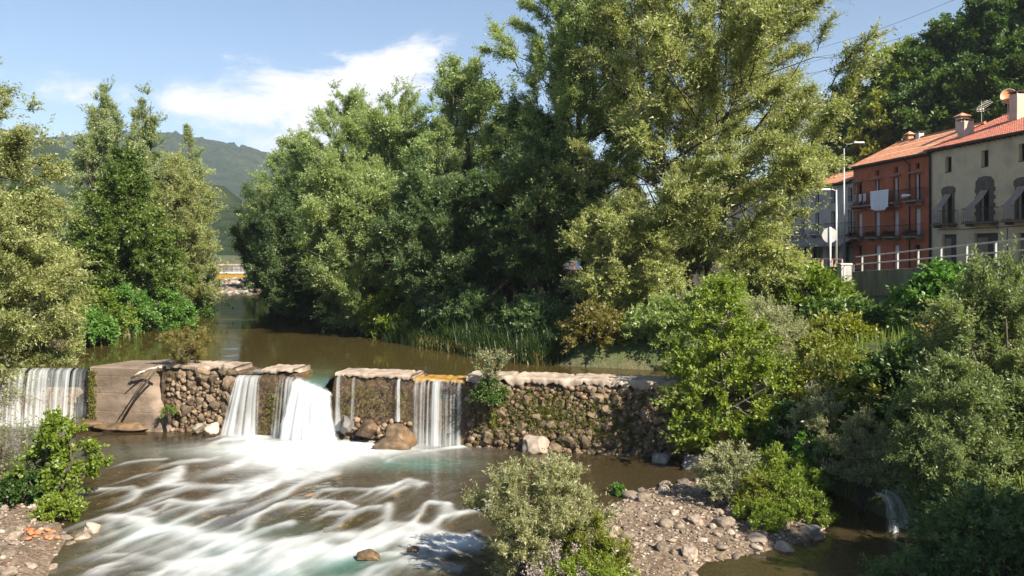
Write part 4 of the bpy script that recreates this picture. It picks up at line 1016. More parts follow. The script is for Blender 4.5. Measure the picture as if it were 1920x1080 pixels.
tree('small olive tree below the promenade railing', 13.0, 43.5, 8.0, 2.3, L_WILY, 14, ROUND, 90, crown0=.25, clen=.8, ll=.2, lw=.07, tr=.12, name='willow_tree')
# left bank
tree('great silvery willow filling the edge of the picture above the wide fall', -27.6, 43, 16.8, 4.7, L_WILY, 20, ROUND, 200, crown0=.08, clen=1.3, ll=.2, lw=.065, name='willow_tree', gap=.12, bkind='droop')
tree('low silvery willow leaning out over the crest of the wide fall', -24.3, 40.5, 11.0, 4.1, L_WILY, 21, DOME, 220, crown0=.02, clen=1.1, ll=.18, lw=.06, name='willow_tree', droop=.35, lean=(.4, -.6), bkind='droop')
tree('dark green broadleaf tree on the left bank, before the poplars', -27.4, 60, 14.4, 3.9, L_MIDG, 22, CONE, 260, crown0=.04, clen=1.2, ll=.24, lw=.11, name='broadleaf_tree', bkind='broad', blen=2.0)
tree('tallest pale poplar of the left bank, nearest the silvery willow', -36.0, 75, 22.2, 3.2, L_POP, 23, [(0, .7), (.3, 1), (.7, .8), (1, .2)], 190, crown0=.1, clen=1.2, name='poplar_tree', bkind='upright', bup=.8, blen=1.8, up=.6, gap=.25)
tree('slender poplar between the tallest pale poplar and the bend', -32.2, 75, 22.0, 2.4, L_POP, 24, [(0, .8), (.3, 1), (.7, .75), (1, .12)], 130, crown0=.1, clen=1.1, name='poplar_tree', bkind='upright', bup=.8, blen=1.8, up=.6, gap=.25)
tree('mid-height green poplar behind the buff willow', -29.8, 79, 19.4, 3.0, L_POP, 25, CONE, 140, crown0=.08, clen=1.2, name='poplar_tree', bkind='upright', bup=.8, blen=1.8, up=.5)
tree('buff coloured willow at the bend of the left bank', -27.4, 69.5, 15.6, 3.7, L_WILY, 26, DOME, 230, crown0=.04, clen=1.2, ll=.24, lw=.08, name='willow_tree')
tree('small green tree by the far bend of the left bank', -33.6, 88, 14.2, 3.2, L_POP, 27, DOME, 120, crown0=.05, clen=1.2, ll=.3, lw=.1, name='poplar_tree', bkind='upright', bup=.8, blen=1.8)
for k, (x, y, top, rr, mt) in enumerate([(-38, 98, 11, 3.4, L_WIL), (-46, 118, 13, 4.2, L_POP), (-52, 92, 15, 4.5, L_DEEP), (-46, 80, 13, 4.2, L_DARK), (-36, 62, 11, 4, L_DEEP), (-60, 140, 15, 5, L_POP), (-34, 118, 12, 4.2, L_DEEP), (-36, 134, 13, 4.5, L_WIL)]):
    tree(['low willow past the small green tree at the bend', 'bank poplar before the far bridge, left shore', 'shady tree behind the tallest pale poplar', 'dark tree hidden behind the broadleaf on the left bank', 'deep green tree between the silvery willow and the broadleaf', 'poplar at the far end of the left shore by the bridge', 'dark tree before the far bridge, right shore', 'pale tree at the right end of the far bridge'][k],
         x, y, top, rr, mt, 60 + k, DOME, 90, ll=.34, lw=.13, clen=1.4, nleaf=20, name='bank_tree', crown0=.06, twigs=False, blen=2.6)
print('trees', NLEAF[0], NB[0], time.time() - T0)
L_GREYY = leaf_mat('sage_leaf', (0.17, 0.18, 0.075), (0.29, 0.29, 0.14), (0.43, 0.42, 0.23), (0.44, 0.43, 0.28))
L_MOSS = leaf_mat('moss_tuft', (0.07, 0.085, 0.012), (0.15, 0.16, 0.02), (0.26, 0.24, 0.04), None)

# scrub on the left bank
for k, (x, y, top, rr, mt, lb) in enumerate([
    (-24.0, 59, 4.9, 1.9, L_EMER, 'emerald bush at the tip of the left bank scrub'), (-25.2, 55.5, 5.3, 1.8, L_EMER, 'green bush second from the tip of the left bank scrub'),
    (-25.4, 52, 5.2, 1.7, L_LIME, 'fresh green bush in the middle of the left bank scrub'), (-24.2, 48.5, 4.3, 1.5, L_EMER, 'low green bush hanging to the pond beside the silvery willow'),
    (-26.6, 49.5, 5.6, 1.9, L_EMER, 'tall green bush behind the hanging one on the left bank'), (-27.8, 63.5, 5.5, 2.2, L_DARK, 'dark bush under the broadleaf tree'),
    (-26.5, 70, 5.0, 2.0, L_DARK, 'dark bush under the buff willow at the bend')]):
    bush(lb, x, y, top, rr, mt, 80 + k, n=70, clen=.7, ll=.17, lw=.10, crown0=.0, up=.4)
# thin willow boughs hanging before the wide fall
bush('thin drooping willow boughs before the wide fall', -21.8, 34.2, 3.6, 1.9, L_GREY, 90, ROUND, 60, z=-0.4, clen=.9, ll=.13, lw=.035, droop=.5, nleaf=12, crown0=.1, name='drooping_willow')
bush('low grey willow twigs at the water edge behind the alder sapling', -18.9, 31.4, 1.7, 1.6, L_GREY, 91, ROUND, 50, clen=.8, ll=.12, lw=.035, droop=.3, nleaf=12, name='drooping_willow')
# stony shore, left
bush('leafy alder sapling on the stony shore', -14.25, 26.8, 2.75, 1.05, L_LIME, 92, [(0, .3), (.2, .85), (.45, 1), (.75, .6), (1, .1)], 70, clen=.5, ll=.125, lw=.085, nleaf=15, up=.45, stems=3, name='alder_sapling', lobes=.5)
bush('dark rounded bramble at the foot of the alder sapling', -15.1, 26.3, 1.05, .85, L_DARK, 93, DOME, 60, clen=.35, ll=.11, lw=.08, nleaf=18)
bush('bright yellow-green weed clump by the round sunlit boulder', -13.45, 25.2, .72, .55, L_LIME, 94, DOME, 45, clen=.3, ll=.10, lw=.05, nleaf=18, up=.7)
# on the weir
bush('straw-coloured broom bush growing on the weir crest', -14.6, 38.3, 4.15, .95, L_OLIVE, 95, [(0, .35), (.4, .8), (.8, 1), (1, .6)], 60, z=2.75, clen=.5, ll=.13, lw=.02, nleaf=26, up=1.0, spread=.6, crown0=.1)
bush('young willow sprouting from the weir crest', -.86, 34.1, 3.75, .62, L_GREY, 96, [(0, .3), (.4, .7), (1, 1)], 26, z=2.6, clen=.45, ll=.12, lw=.035, nleaf=14, up=1.1, spread=.5)
bush('tuft of green hanging below the young willow on the weir', -.8, 34.05, 2.75, .55, L_DARK, 97, DOME, 26, z=1.9, clen=.35, ll=.1, lw=.06, nleaf=18)
bush('fern tuft at the seam of concrete block and stones', -15.0, 37.35, 1.15, .22, L_GRASS, 98, DOME, 12, z=.75, clen=.2, ll=.10, lw=.025, nleaf=14)
# gravel bar
bush('big grey-green willow shrub at the front of the gravel bar', 0.66, 20.7, 2.55, 1.5, L_GREYY, 100, [(0, .55), (.35, .9), (.65, 1), (.9, .7), (1, .45)], 230, clen=.5, ll=.10, lw=.028, nleaf=26, up=.9, spread=.6, name='willow_shrub')
bush('straw and lime flowering weeds beside the big willow shrub', 1.85, 20.0, 1.5, .8, L_YEL, 101, DOME, 75, clen=.4, ll=.10, lw=.028, nleaf=20, up=1.0, spread=.5)
bush('pale flowering herb before the big willow shrub', 1.2, 19.2, 1.2, .75, L_FLOW, 102, DOME, 40, clen=.4, ll=.05, lw=.04, nleaf=9, up=1.0, spread=.6)
bush('lime green weeds at the bottom edge before the willow shrub', 1.75, 18.9, 1.1, .9, L_LIME, 103, DOME, 70, clen=.35, ll=.09, lw=.03, nleaf=20, up=1.0, spread=.6)
bush('olive shrub on the gravel bar beside the lime green weeds', 6.95, 26.7, 1.75, 1.05, L_GREY, 104, DOME, 95, clen=.45, ll=.10, lw=.035, nleaf=22, up=.7)
bush('lime green weeds crowning the gravel bar', 8.3, 26.2, 1.55, 1.15, L_LIME, 105, DOME, 110, clen=.45, ll=.11, lw=.045, nleaf=20, up=.7)
bush('yellowing weeds between olive shrub and lime weeds', 7.6, 25.5, 1.15, .8, L_YEL, 106, DOME, 60, clen=.4, ll=.10, lw=.03, nleaf=20, up=1.0)
bush('low bright green mat at the shore of the gravel bar', 7.3, 24.5, .62, .75, L_LIME, 107, DOME, 60, clen=.25, ll=.09, lw=.035, nleaf=20, up=.9)
bush('bright grass clump right of the low green mat', 8.7, 25.0, .75, .7, L_LIME, 108, DOME, 55, clen=.3, ll=.10, lw=.03, nleaf=20, up=.9)
bush('golden dry grass tuft behind the broken pinkish boulder', 8.0, 31.0, 1.45, .75, L_GOLD, 109, DOME, 50, clen=.4, ll=.16, lw=.015, nleaf=20, up=1.2, spread=.5)
bush('tiny green weed on the tip of the gravel bar', 3.45, 28.0, .42, .2, L_EMER, 110, DOME, 14, clen=.15, ll=.08, lw=.04, nleaf=14)
# right bank
bush('bright green alder sapling with pale trunk at the end of the weir', 8.0, 32.2, 6.5, 2.35, L_LIME, 120, [(0, .55), (.2, .95), (.45, 1), (.7, .72), (1, .1)], 270, clen=.8, ll=.125, lw=.08, nleaf=26, crown0=.08, up=.35, stems=2, tr=.13, bark=BARKP, name='alder_sapling', cat='tree', limbs=14)
bush('grey willow scrub behind the bright green sapling', 10.4, 35.5, 5.6, 2.0, L_GREY, 121, DOME, 110, clen=.7, ll=.14, lw=.04, nleaf=20, up=.5)
bush('yellow-green bush between bright sapling and dark gully', 11.6, 31.5, 4.6, 1.7, L_YEL, 122, DOME, 100, clen=.6, ll=.14, lw=.075, nleaf=18)
bush('mid green bramble under the bright sapling', 9.9, 29.8, 2.7, 1.3, L_DARK, 123, DOME, 90, clen=.5, ll=.13, lw=.08, nleaf=18)
bush('silvery upright willow bush at the mouth of the dark gully', 10.3, 28.6, 3.3, .95, L_GREY, 124, DOME, 75, clen=.5, ll=.12, lw=.045, nleaf=18, up=.7)
bush('pale buff willow shrub on a bare stem in the dark gully', 10.75, 26.3, 2.75, 1.0, L_GREY, 125, DOME, 80, clen=.45, ll=.11, lw=.035, nleaf=18, up=.7, crown0=.35)
bush('green mixed weeds behind the lime weeds of the bar', 9.5, 28.0, 1.8, .9, L_EMER, 126, DOME, 60, clen=.4, ll=.11, lw=.05, nleaf=18)
bush('tree of heaven with long drooping leaves under the railing', 14.9, 42.0, 6.7, 1.6, L_LIME, 127, DOME, 70, clen=1.0, ll=.30, lw=.10, nleaf=14, droop=.25, crown0=.15, up=.5, tr=.07, stems=3)
bush('broad leafed green shrub below the tree of heaven', 15.2, 39.0, 5.3, 1.8, L_DARK, 128, DOME, 80, clen=.8, ll=.24, lw=.13, nleaf=14)
bush('yellowing leafy shrub below the concrete wall', 14.0, 36.2, 4.9, 1.5, L_YEL, 129, DOME, 70, clen=.7, ll=.2, lw=.11, nleaf=14)
bush('fresh green creeper mound climbing to the railing', 17.6, 35.0, 7.1, 1.5, L_EMER, 130, DOME, 110, clen=.7, ll=.19, lw=.14, nleaf=16)
bush('dark green scrub inside the gully', 14.2, 31.5, 4.2, 1.9, L_DARK, 131, DOME, 100, clen=.7, ll=.18, lw=.10, nleaf=16)
bush('rust tinged scrub behind the big corner willow', 15.9, 31.0, 5.6, 1.5, L_OLIVE, 132, DOME, 70, clen=.6, ll=.15, lw=.08, nleaf=16)
bush('big grey-green willow thicket in the right corner', 14.6, 25.6, 7.4, 2.7, L_WILG, 133, DOME, 120, nb=110, blen=1.5, bup=.7, shell=.45, clen=.9, ll=.13, lw=.042, nleaf=24, crown0=.03, up=.5, tr=.07, stems=5, limbs=16, name='willow_thicket', cat='tree')
bush('lower outlying willow of the right corner thicket', 12.4, 24.0, 4.6, 1.7, L_WILG, 134, DOME, 80, nb=70, blen=1.2, bup=.5, shell=.45, clen=.7, ll=.12, lw=.042, nleaf=22, crown0=.02, up=.4, name='willow_thicket', cat='tree')
bush('shaded nettle bank at the lower right corner', 11.6, 20.6, 1.9, 1.8, L_DEEP, 135, DOME, 120, clen=.6, ll=.13, lw=.06, nleaf=18)
bush('fringe of dark weeds at the edge of the side stream', 9.4, 20.0, .75, 1.0, L_DEEP, 136, DOME, 60, clen=.4, ll=.11, lw=.04, nleaf=16, up=.7)
bush('willow behind the thicket at the right edge', 18.2, 28.5, 8.3, 2.2, L_WILG, 137, DOME, 70, nb=70, blen=1.5, bup=.6, shell=.45, clen=.8, ll=.14, lw=.05, nleaf=20, crown0=.05, name='willow_thicket', cat='tree')
tree('large bank tree right of the camera, shading the side stream', 16.2, 14.3, 9.5, 2.7, L_WIL, 138, ROUND, 150, crown0=.1, ll=.26, lw=.1, name='bank_tree', twigs=False)
# under the promenade trees
for k, (x, y, top, rr, mt, lb) in enumerate([
    (3.9, 40.4, 5.0, 1.4, L_OLIVE, 'brown-green bush at the pond edge under the olive willow'), (7.0, 39.4, 5.3, 1.5, L_WIL, 'olive bush beside the pond near the end of the weir'),
    (-7.5, 53.5, 5.4, 1.8, L_LIME, 'sunlit yellow-green bush behind the reeds'), (-10.8, 58.5, 5.6, 1.9, L_DARK, 'dark bush at the inner bend under the row'),
    (-22.5, 82.5, 5.5, 2.2, L_DARK, 'rounded dark bush at the far point of the right shore'), (-19.5, 76, 5.2, 2.0, L_DARK, 'dark bush second from the far point of the right shore'),
    (-15.2, 68.5, 5.0, 2.0, L_DARK, 'dark bush third from the far point of the right shore'), (1.5, 44.5, 5.2, 1.7, L_DEEP, 'shaded bush behind the reed bed, nearest the willow'),
    (-2.5, 49.0, 5.6, 1.8, L_DEEP, 'shaded bush behind the middle of the reed bed'), (10.0, 40.5, 6.2, 1.8, L_WIL, 'willow bush under the tall sunlit willow')]):
    bush(lb, x, y, top, rr, mt, 150 + k, n=80, clen=.75, ll=.18, lw=.08, crown0=.0, up=.4)
# reeds, grasses and moss
def blades(name, X, Y, Z, Hh, wid, mat, label, seed, bend=.35, parent=None):
    rr = np.random.RandomState(seed); n_ = len(X); a = rr.uniform(0, 6.28, n_); bx, by = np.cos(a), np.sin(a); b = Hh * bend * rr.uniform(.2, 1, n_)
    rows = []
    for t, w in ((0, 1), (.45, .9), (.8, .55), (1, .05)):
        c = np.stack([X + bx * b * t ** 2, Y + by * b * t ** 2, Z + Hh * t * (1 - .15 * t * bend)], -1); s_ = np.stack([-by, bx, 0 * a], -1) * (wid * w * .5)[:, None]
        rows += [c - s_, c + s_]
    V = np.stack(rows, 1); o = np.arange(n_)[:, None] * 8
    F_ = np.concatenate([o + np.array([[k, k + 1, k + 3, k + 2]]) for k in (0, 2, 4)])
    t = np.repeat(rr.uniform(0, 1, n_), 8)
    return tag(link(name, np_mesh(name, V.reshape(-1, 3), [F_], False, {'tint': t}), mat, parent), label, kind='stuff')
r = np.random.RandomState(9)
t = r.uniform(0, 1, 7000); y = 40.3 + t * 11.5; x = x_right(y) + r.normal(.55, .55, 7000)
h_ = 1.25 * np.exp(r.normal(0, .28, 7000)) * (0.8 + .45 * fbm(x * .5, y * .5, 2.0, 3))
blades('reeds', x, y, np.maximum(ground_z(x, y), 2.35), h_, np.full(7000, .04), L_REED, 'dense belt of green reeds, coloured darker for shade, along the shore', 1, bend=.8)
t = r.uniform(0, 1, 1200); y = 40.2 + t * 9; x = x_right(y) + r.normal(.0, .3, 1200)
blades('dry_reeds', x, y, np.full(1200, 2.4), .8 * r.uniform(.5, 1.2, 1200), np.full(1200, .03), L_GOLD, 'straw coloured dead reed stems at the waterline', 2)
def scatter(n_, x0, x1, y0, y1, test, seed):
    rr = np.random.RandomState(seed); x = rr.uniform(x0, x1, n_); y = rr.uniform(y0, y1, n_); k = test(x, y); return x[k], y[k]
x, y = scatter(12000, 9.0, 19.4, 20, 57, lambda x, y: (x > x_right(y) + .6), 5)
blades('bank_grass', x, y, ground_z(x, y) - .03, .4 * np.exp(np.random.RandomState(1).normal(0, .4, len(x))), np.full(len(x), .03), L_GRASS, 'rough grass on the right bank slope', 6)
x, y = scatter(10000, -34, -20, 41, 90, lambda x, y: (x < x_left(y) - .3), 7)
blades('shore_grass', x, y, ground_z(x, y) - .03, .4 * np.exp(np.random.RandomState(2).normal(0, .4, len(x))), np.full(len(x), .035), L_GRASS, 'rough grass on the left bank', 8)
q_ = np.concatenate([r.normal(20.7, .9, 800), r.normal(23.5, .8, 600), r.normal(18.6, .5, 250), r.normal(9.0, .3, 150), r.uniform(12, 15, 100)])
z_ = np.concatenate([r.normal(1.5, .5, 800), r.normal(1.2, .6, 600), r.normal(1.4, .6, 250), r.normal(1.3, .5, 150), r.uniform(1.2, 2.4, 100)])
mossP = np.stack([q_, -0.08 + .16 * (z_ / 2.6 - .4) - .04 * r.rand(len(q_)), z_], -1); k_ = (z_ > .05) & (z_ < 2.5); mossP = mossP[k_]
V, Fq, tint, _, _ = spray(mossP, np.tile(np.array((0, -1.0, .1)), (len(mossP), 1)), r, 2, 5, np.full(len(mossP), .07), .06, .028, -.2, .3, .9)
tag(link('moss', np_mesh('moss', V, [Fq], False, {'tint': tint}), L_MOSS, weir), kind='stuff')
zb_ = r.uniform(.2, 2.6, 260); qb_ = np.abs(r.normal(0, .16, 260)) + .02
V, Fq, tint, _, _ = spray(np.stack([qb_, np.full(260, -.30), zb_], -1), np.tile(np.array((0, -1.0, -.1)), (260, 1)), r, 2, 6, np.full(260, .08), .06, .03, -.3, .3, .8)
tag(link('moss', np_mesh('moss', V, [Fq], False, {'tint': tint}), L_MOSS, blk), kind='stuff')
q_ = r.normal(18.72, .05, 90); z_ = r.uniform(1.1, 2.5, 90)
V, Fq, tint, _, _ = spray(np.stack([q_, np.full(90, -.16), z_], -1), np.tile(np.array((0, -.3, -1.0)), (90, 1)), r, 3, 8, np.full(90, .16), .08, .03, -.4, .4, .5)
tag(link('hanging_weed', np_mesh('hanging_weed', V, [Fq], False, {'tint': tint}), L_YEL, weir), kind='stuff')
# wooded slope behind the houses
HT = [(1640, 182, 92, 2.6, L_YEL, 'small bright yellow-green tree behind the red house'), (1600, 150, 108, 4.6, L_DARK, 'lowest tree of the wooded slope skyline, next to the tall willow'), (1650, 118, 104, 5.0, L_DARK, 'second tree up the wooded slope skyline'),
      (1705, 85, 102, 5.4, L_LIME, 'third tree up the wooded slope skyline, sunlit top'), (1770, 48, 100, 5.6, L_DARK, 'fourth tree up the wooded slope skyline'), (1840, 15, 98, 5.6, L_DARK, 'fifth tree up the wooded slope skyline'), (1915, -35, 96, 6.2, L_DARK, 'highest tree of the wooded slope at the right edge'),
      (1990, -60, 94, 6.2, L_DARK, 'tree at the top of the slope just past the right edge'), (1615, 205, 96, 4.4, L_DARK, 'dark tree above the roof of the red house'), (1690, 170, 93, 4.8, L_DARK, 'dark tree over the ridge of the red house'),
      (1760, 140, 90, 5.0, L_DARK, 'shadowed tree behind the chimneys of the houses'), (1835, 110, 88, 5.0, L_DARK, 'shadowed tree behind the roof antenna'), (1905, 80, 86, 5.0, L_DARK, 'shadowed tree behind the satellite dish'), (1570, 200, 115, 5, L_DEEP, 'tree on the slope seen through the tall willow')]
for k, (u, v, Y, rr, mt, lb) in enumerate(HT):
    c = at(u, v, Y); g = gz_(c[0], c[1])
    plant('slope_tree', lb, 'tree', (c[0], c[1], min(g, c[2] - 8)), c[2], P_(ROUND, rr), mt, BARK, 200 + k, clumps=50, nb=75 if rr > 3 else 40, bkind='broad', blen=2.9 if rr > 3 else 2, bup=.3, shell=.45, ntw=8, nleaf=14, clen=1.5, ll=.42, lw=.24, crown0=.15, tr=.25, limbs=10, twigs=False)
print('plants', NLEAF[0], time.time() - T0)

# ------------------------------------------------------------------ houses along the street
DF = unit(np.array((0.1, -1.0)))                       # along the facades, towards the camera
RZ = math.atan2(DF[1], DF[0])
def facade_origin(Y): return (40 - 0.1 * Y, Y)
M_RED = surf('brick_red_render', [(0.3, (0.38, 0.10, 0.045)), (0.5, (0.46, 0.13, 0.06)), (0.75, (0.52, 0.165, 0.08))], 0.7, 0.9, 0.15, 12, stain=((0.27, 0.075, 0.04), .8, .7))
M_CREAM = surf('cream_render', [(0.3, (0.58, 0.45, 0.28)), (0.5, (0.70, 0.56, 0.37)), (0.75, (0.75, 0.63, 0.44))], 0.6, 0.9, 0.2, 10, stain=((0.46, 0.36, 0.25), .6, .85))
M_GREYW = surf('grey_render', [(0.3, (0.42, 0.37, 0.32)), (0.7, (0.54, 0.48, 0.42))], 0.7, 0.9, 0.15, 12, stain=((0.25, 0.24, 0.23), .5, .6))
M_PINKW = surf('pale_pink_render', [(0.3, (0.52, 0.42, 0.36)), (0.7, (0.62, 0.53, 0.47))], 0.7, 0.9, 0.15, 12)
M_TILE = surf('clay_roof_tile', [(0.25, (0.42, 0.15, 0.08)), (0.5, (0.58, 0.25, 0.14)), (0.75, (0.64, 0.36, 0.23))], 2.2, 0.85, 0.25, 14, stain=((0.42, 0.30, 0.20), 1.3, .6))
M_TILER = surf('red_roof_tile', [(0.25, (0.42, 0.13, 0.085)), (0.5, (0.53, 0.19, 0.125)), (0.75, (0.58, 0.26, 0.18))], 2.2, 0.85, 0.25, 14)
M_STONE = surf('brown_stone_trim', [(0.3, (0.10, 0.075, 0.06)), (0.7, (0.19, 0.15, 0.12))], 3, 0.9, 0.5)
M_IRON = plain('dark_iron', (0.025, 0.022, 0.022), 0.5)
M_STEEL = surf('galvanised_steel', [(0.3, (0.42, 0.41, 0.40)), (0.7, (0.58, 0.57, 0.55))], 5, 0.45, 0.1, metallic=0.6)
M_DARKW = plain('dark_window_wood', (0.055, 0.035, 0.028), 0.6)
M_WHITEP = plain('white_paint', (0.74, 0.73, 0.71), 0.5)
M_CURT = surf('net_curtain', [(0.3, (0.50, 0.49, 0.50)), (0.7, (0.68, 0.67, 0.68))], 8, 0.9, 0.3, 20, stretch=(6, 6, .4))
M_SHEET = surf('white_bedsheet', [(0.3, (0.76, 0.76, 0.80)), (0.7, (0.86, 0.86, 0.88))], 2, 0.85, 0.2, 5)
M_BLIND = surf('grey_canvas', [(0.3, (0.26, 0.21, 0.17)), (0.7, (0.36, 0.295, 0.24))], 3, 0.9, 0.2, 9)
M_AWN = surf('rolled_awning_cloth', [(0.3, (0.34, 0.15, 0.10)), (0.7, (0.46, 0.24, 0.17))], 4, 0.85, 0.2)
M_SLAB = surf('balcony_slab', [(0.3, (0.22, 0.17, 0.13)), (0.7, (0.32, 0.26, 0.21))], 3, 0.9, 0.3)
M_CHIM = surf('chimney_render', [(0.3, (0.48, 0.38, 0.30)), (0.7, (0.62, 0.52, 0.43))], 2, 0.9, 0.3)
gm_, n, l = new_mat('window_glass')
o_ = n.new('ShaderNodeOutputMaterial'); p_ = n.new('ShaderNodeBsdfPrincipled'); p_.inputs['Base Color'].default_value = (0.012, 0.014, 0.016, 1); p_.inputs['Roughness'].default_value = 0.08
l.new(p_.outputs[0], o_.inputs['Surface']); M_GLASS = gm_
M_FLR = leaf_mat('geranium', (0.03, 0.05, 0.015), (0.08, 0.04, 0.04), (0.28, 0.03, 0.08), None)

def wall_mesh(name, w, h, t, holes, mat, parent, z0=0.0):
    """wall with real openings: holes = (x0, x1, z0, z1)"""
    xs = sorted({0, w, *[v for q in holes for v in q[:2]]}); zs = sorted({z0, h, *[v for q in holes for v in q[2:]]})
    m = MB(); ins = lambda x, z: any(a < x < b and c < z < d for a, b, c, d in holes)
    solid = [[not ins((xs[i] + xs[i + 1]) / 2, (zs[j] + zs[j + 1]) / 2) for j in range(len(zs) - 1)] for i in range(len(xs) - 1)]
    for i in range(len(xs) - 1):
        for j in range(len(zs) - 1):
            if not solid[i][j]: continue
            a, b, c, d = xs[i], xs[i + 1], zs[j], zs[j + 1]
            m.add([(a, 0, c), (b, 0, c), (b, 0, d), (a, 0, d)], [(0, 1, 2, 3)])
            for di, dj, q in ((-1, 0, [(a, 0, c), (a, 0, d), (a, t, d), (a, t, c)]), (1, 0, [(b, 0, d), (b, 0, c), (b, t, c), (b, t, d)]),
                              (0, -1, [(b, 0, c), (a, 0, c), (a, t, c), (b, t, c)]), (0, 1, [(a, 0, d), (b, 0, d), (b, t, d), (a, t, d)])):
                ii, jj = i + di, j + dj
                inside = 0 <= ii < len(xs) - 1 and 0 <= jj < len(zs) - 1
                if not inside or not solid[ii][jj]: m.add(q, [(0, 1, 2, 3)])
    me = np_mesh(name, np.concatenate(m.v), [np.array(f) for f in m.f.values()])
    return link(name, me, mat, parent)
def roof_mesh(name, w, depth, rise, z, mat, parent, over=.45, lap=.25):
    """barrel tiles laid in courses: two slopes meeting at a ridge"""
    s = np.arange(-lap, w + lap, .055); objs = []
    sl = math.hypot(depth + over, rise * (depth + over) / depth); nrow = int(sl / .36)
    tt = np.sort(np.concatenate([np.linspace(0, 1, nrow, endpoint=False), np.linspace(0, 1, nrow, endpoint=False) + .985 / nrow])); tt = np.append(tt, 1.0)
    step = np.array([0.035 * (1 - ((q * nrow) % 1.0)) for q in tt]); step[-1] = 0
    wav = .045 * np.abs(np.sin(s * math.pi / .23)) + .02 * fbm(s * 3, 0 * s, 1.0, 2)
    P = []
    for k, q in enumerate(tt):
        y = -over + (depth + over) * q; zz = z - over * rise / depth + rise * (depth + over) / depth * q
        P.append(np.stack([s, np.full_like(s, y), zz + step[k] + wav + .02 * fbm(s * .8, np.full_like(s, y), 2.0, 2)], -1))
    for q in np.linspace(0.04, 1, 8):
        y = depth + depth * q; P.append(np.stack([s, np.full_like(s, y), z + rise * (1 - q) + wav], -1))
    low_ = P[0].copy(); low_[:, 2] -= .07; P.insert(0, low_)
    V = np.stack(P, 1)
    o = link(name, np_mesh(name, V.reshape(-1, 3), [grid_faces(len(s), V.shape[1])], False), mat, parent)
    m = MB().box(-lap, w + lap, -over + .05, depth, z - over * rise / depth - .10, z - over * rise / depth - .03)
    m.build('soffit', M_DARKW, o)
    k = MB(); a = -lap + .2; j = 0
    for a in np.arange(-lap + .2, w + lap - .1, .55):
        MB().box(a, a + .10, -over + .06, .02, z - over * rise / depth - .22, z - over * rise / depth - .10).build('rafter_end', M_DARKW, o)
    rc = MB().tube([(-lap, depth, z + rise + .03), (w + lap, depth, z + rise + .03)], .12, 8); rc.build('ridge_cap', mat, o)
    return o
def window(parent, x0, x1, z0, z1, frame=M_DARKW, glass=M_GLASS, depth=.20, curtain=0.0, bars=1, name='window'):
    f = .06; m = MB()
    m.box(x0, x0 + f, depth, depth + .05, z0, z1); m.box(x1 - f, x1, depth, depth + .05, z0, z1); m.box(x0 + f, x1 - f, depth, depth + .05, z1 - f, z1); m.box(x0 + f, x1 - f, depth, depth + .05, z0, z0 + f)
    if bars: m.box((x0 + x1) / 2 - .025, (x0 + x1) / 2 + .025, depth + .002, depth + .048, z0 + f, z1 - f)
    w = m.build(name, frame, parent)
    MB().box(x0 + f * .5, x1 - f * .5, depth + .055, depth + .07, z0 + f * .5, z1 - f * .5).build('pane', glass, w)
    if curtain > 0:
        MB().box(x0 + f, x0 + f + (x1 - x0 - 2 * f) * curtain, depth - .04, depth - .02, z0 + .05, z1 - .02).build('curtain', M_CURT, w)
    return w
def balcony(parent, x0, x1, z, d=.75, h=.95, rail=M_IRON, slab=M_SLAB, step=.13, cheek=None):
    s = MB().box(x0, x1, -d, 0.0, z - .13, z).build('balcony', slab, parent, bevel=.015)
    m = MB()
    for a, b in (((x0 + .03, -d + .03), (x1 - .03, -d + .03)), ((x0 + .03, -d + .03), (x0 + .03, 0)), ((x1 - .03, -d + .03), (x1 - .03, 0))):
        for zz in (z + .06, z + h): m.tube([(a[0], a[1], zz), (b[0], b[1], zz)], .018 if zz < z + .5 else .025, 5)
        n_ = max(2, int(math.hypot(b[0] - a[0], b[1] - a[1]) / step))
        for k in range(n_ + 1):
            q = k / n_; m.tube([(a[0] + (b[0] - a[0]) * q, a[1] + (b[1] - a[1]) * q, z + .0), (a[0] + (b[0] - a[0]) * q, a[1] + (b[1] - a[1]) * q, z + h)], .010, 4, False)
    m.build('railing', rail, s)
    for xx in (x0 + .2, x1 - .2): MB().box(xx - .04, xx + .04, -d * .75, .0, z - .30, z - .13).build('bracket', slab, s)
    return s
def chimney(parent, x, y, z, w, d, h, mat=M_CHIM, cap='flat'):
    c = MB().box(x - w / 2, x + w / 2, y - d / 2, y + d / 2, z, z + h).build('chimney', mat, parent, bevel=.01)
    if cap == 'flat':
        MB().box(x - w / 2 - .08, x + w / 2 + .08, y - d / 2 - .08, y + d / 2 + .08, z + h + .14, z + h + .20).build('cap', M_IRON, c)
        for sx in (-1, 1):
            for sy in (-1, 1): MB().box(x + sx * (w / 2 - .06) - .04, x + sx * (w / 2 - .06) + .04, y + sy * (d / 2 - .06) - .04, y + sy * (d / 2 - .06) + .04, z + h, z + h + .14).build('cap_post', mat, c)
    else:
        MB().box(x - w / 2 - .12, x + w / 2 + .12, y - d / 2 - .12, y + d / 2 + .12, z + h, z + h + .08).build('cap', M_IRON, c)
        a, b, e, f = x - w / 2 - .15, x + w / 2 + .15, y - d / 2 - .15, y + d / 2 + .15
        m = MB(); m.add([(a, e, z + h + .082), (b, e, z + h + .082), (b, f, z + h + .082), (a, f, z + h + .082), (x, y, z + h + .40)], [(0, 1, 4), (1, 2, 4), (2, 3, 4), (3, 0, 4), (3, 2, 1, 0)]); m.build('cowl', M_TILE, c)
    return c
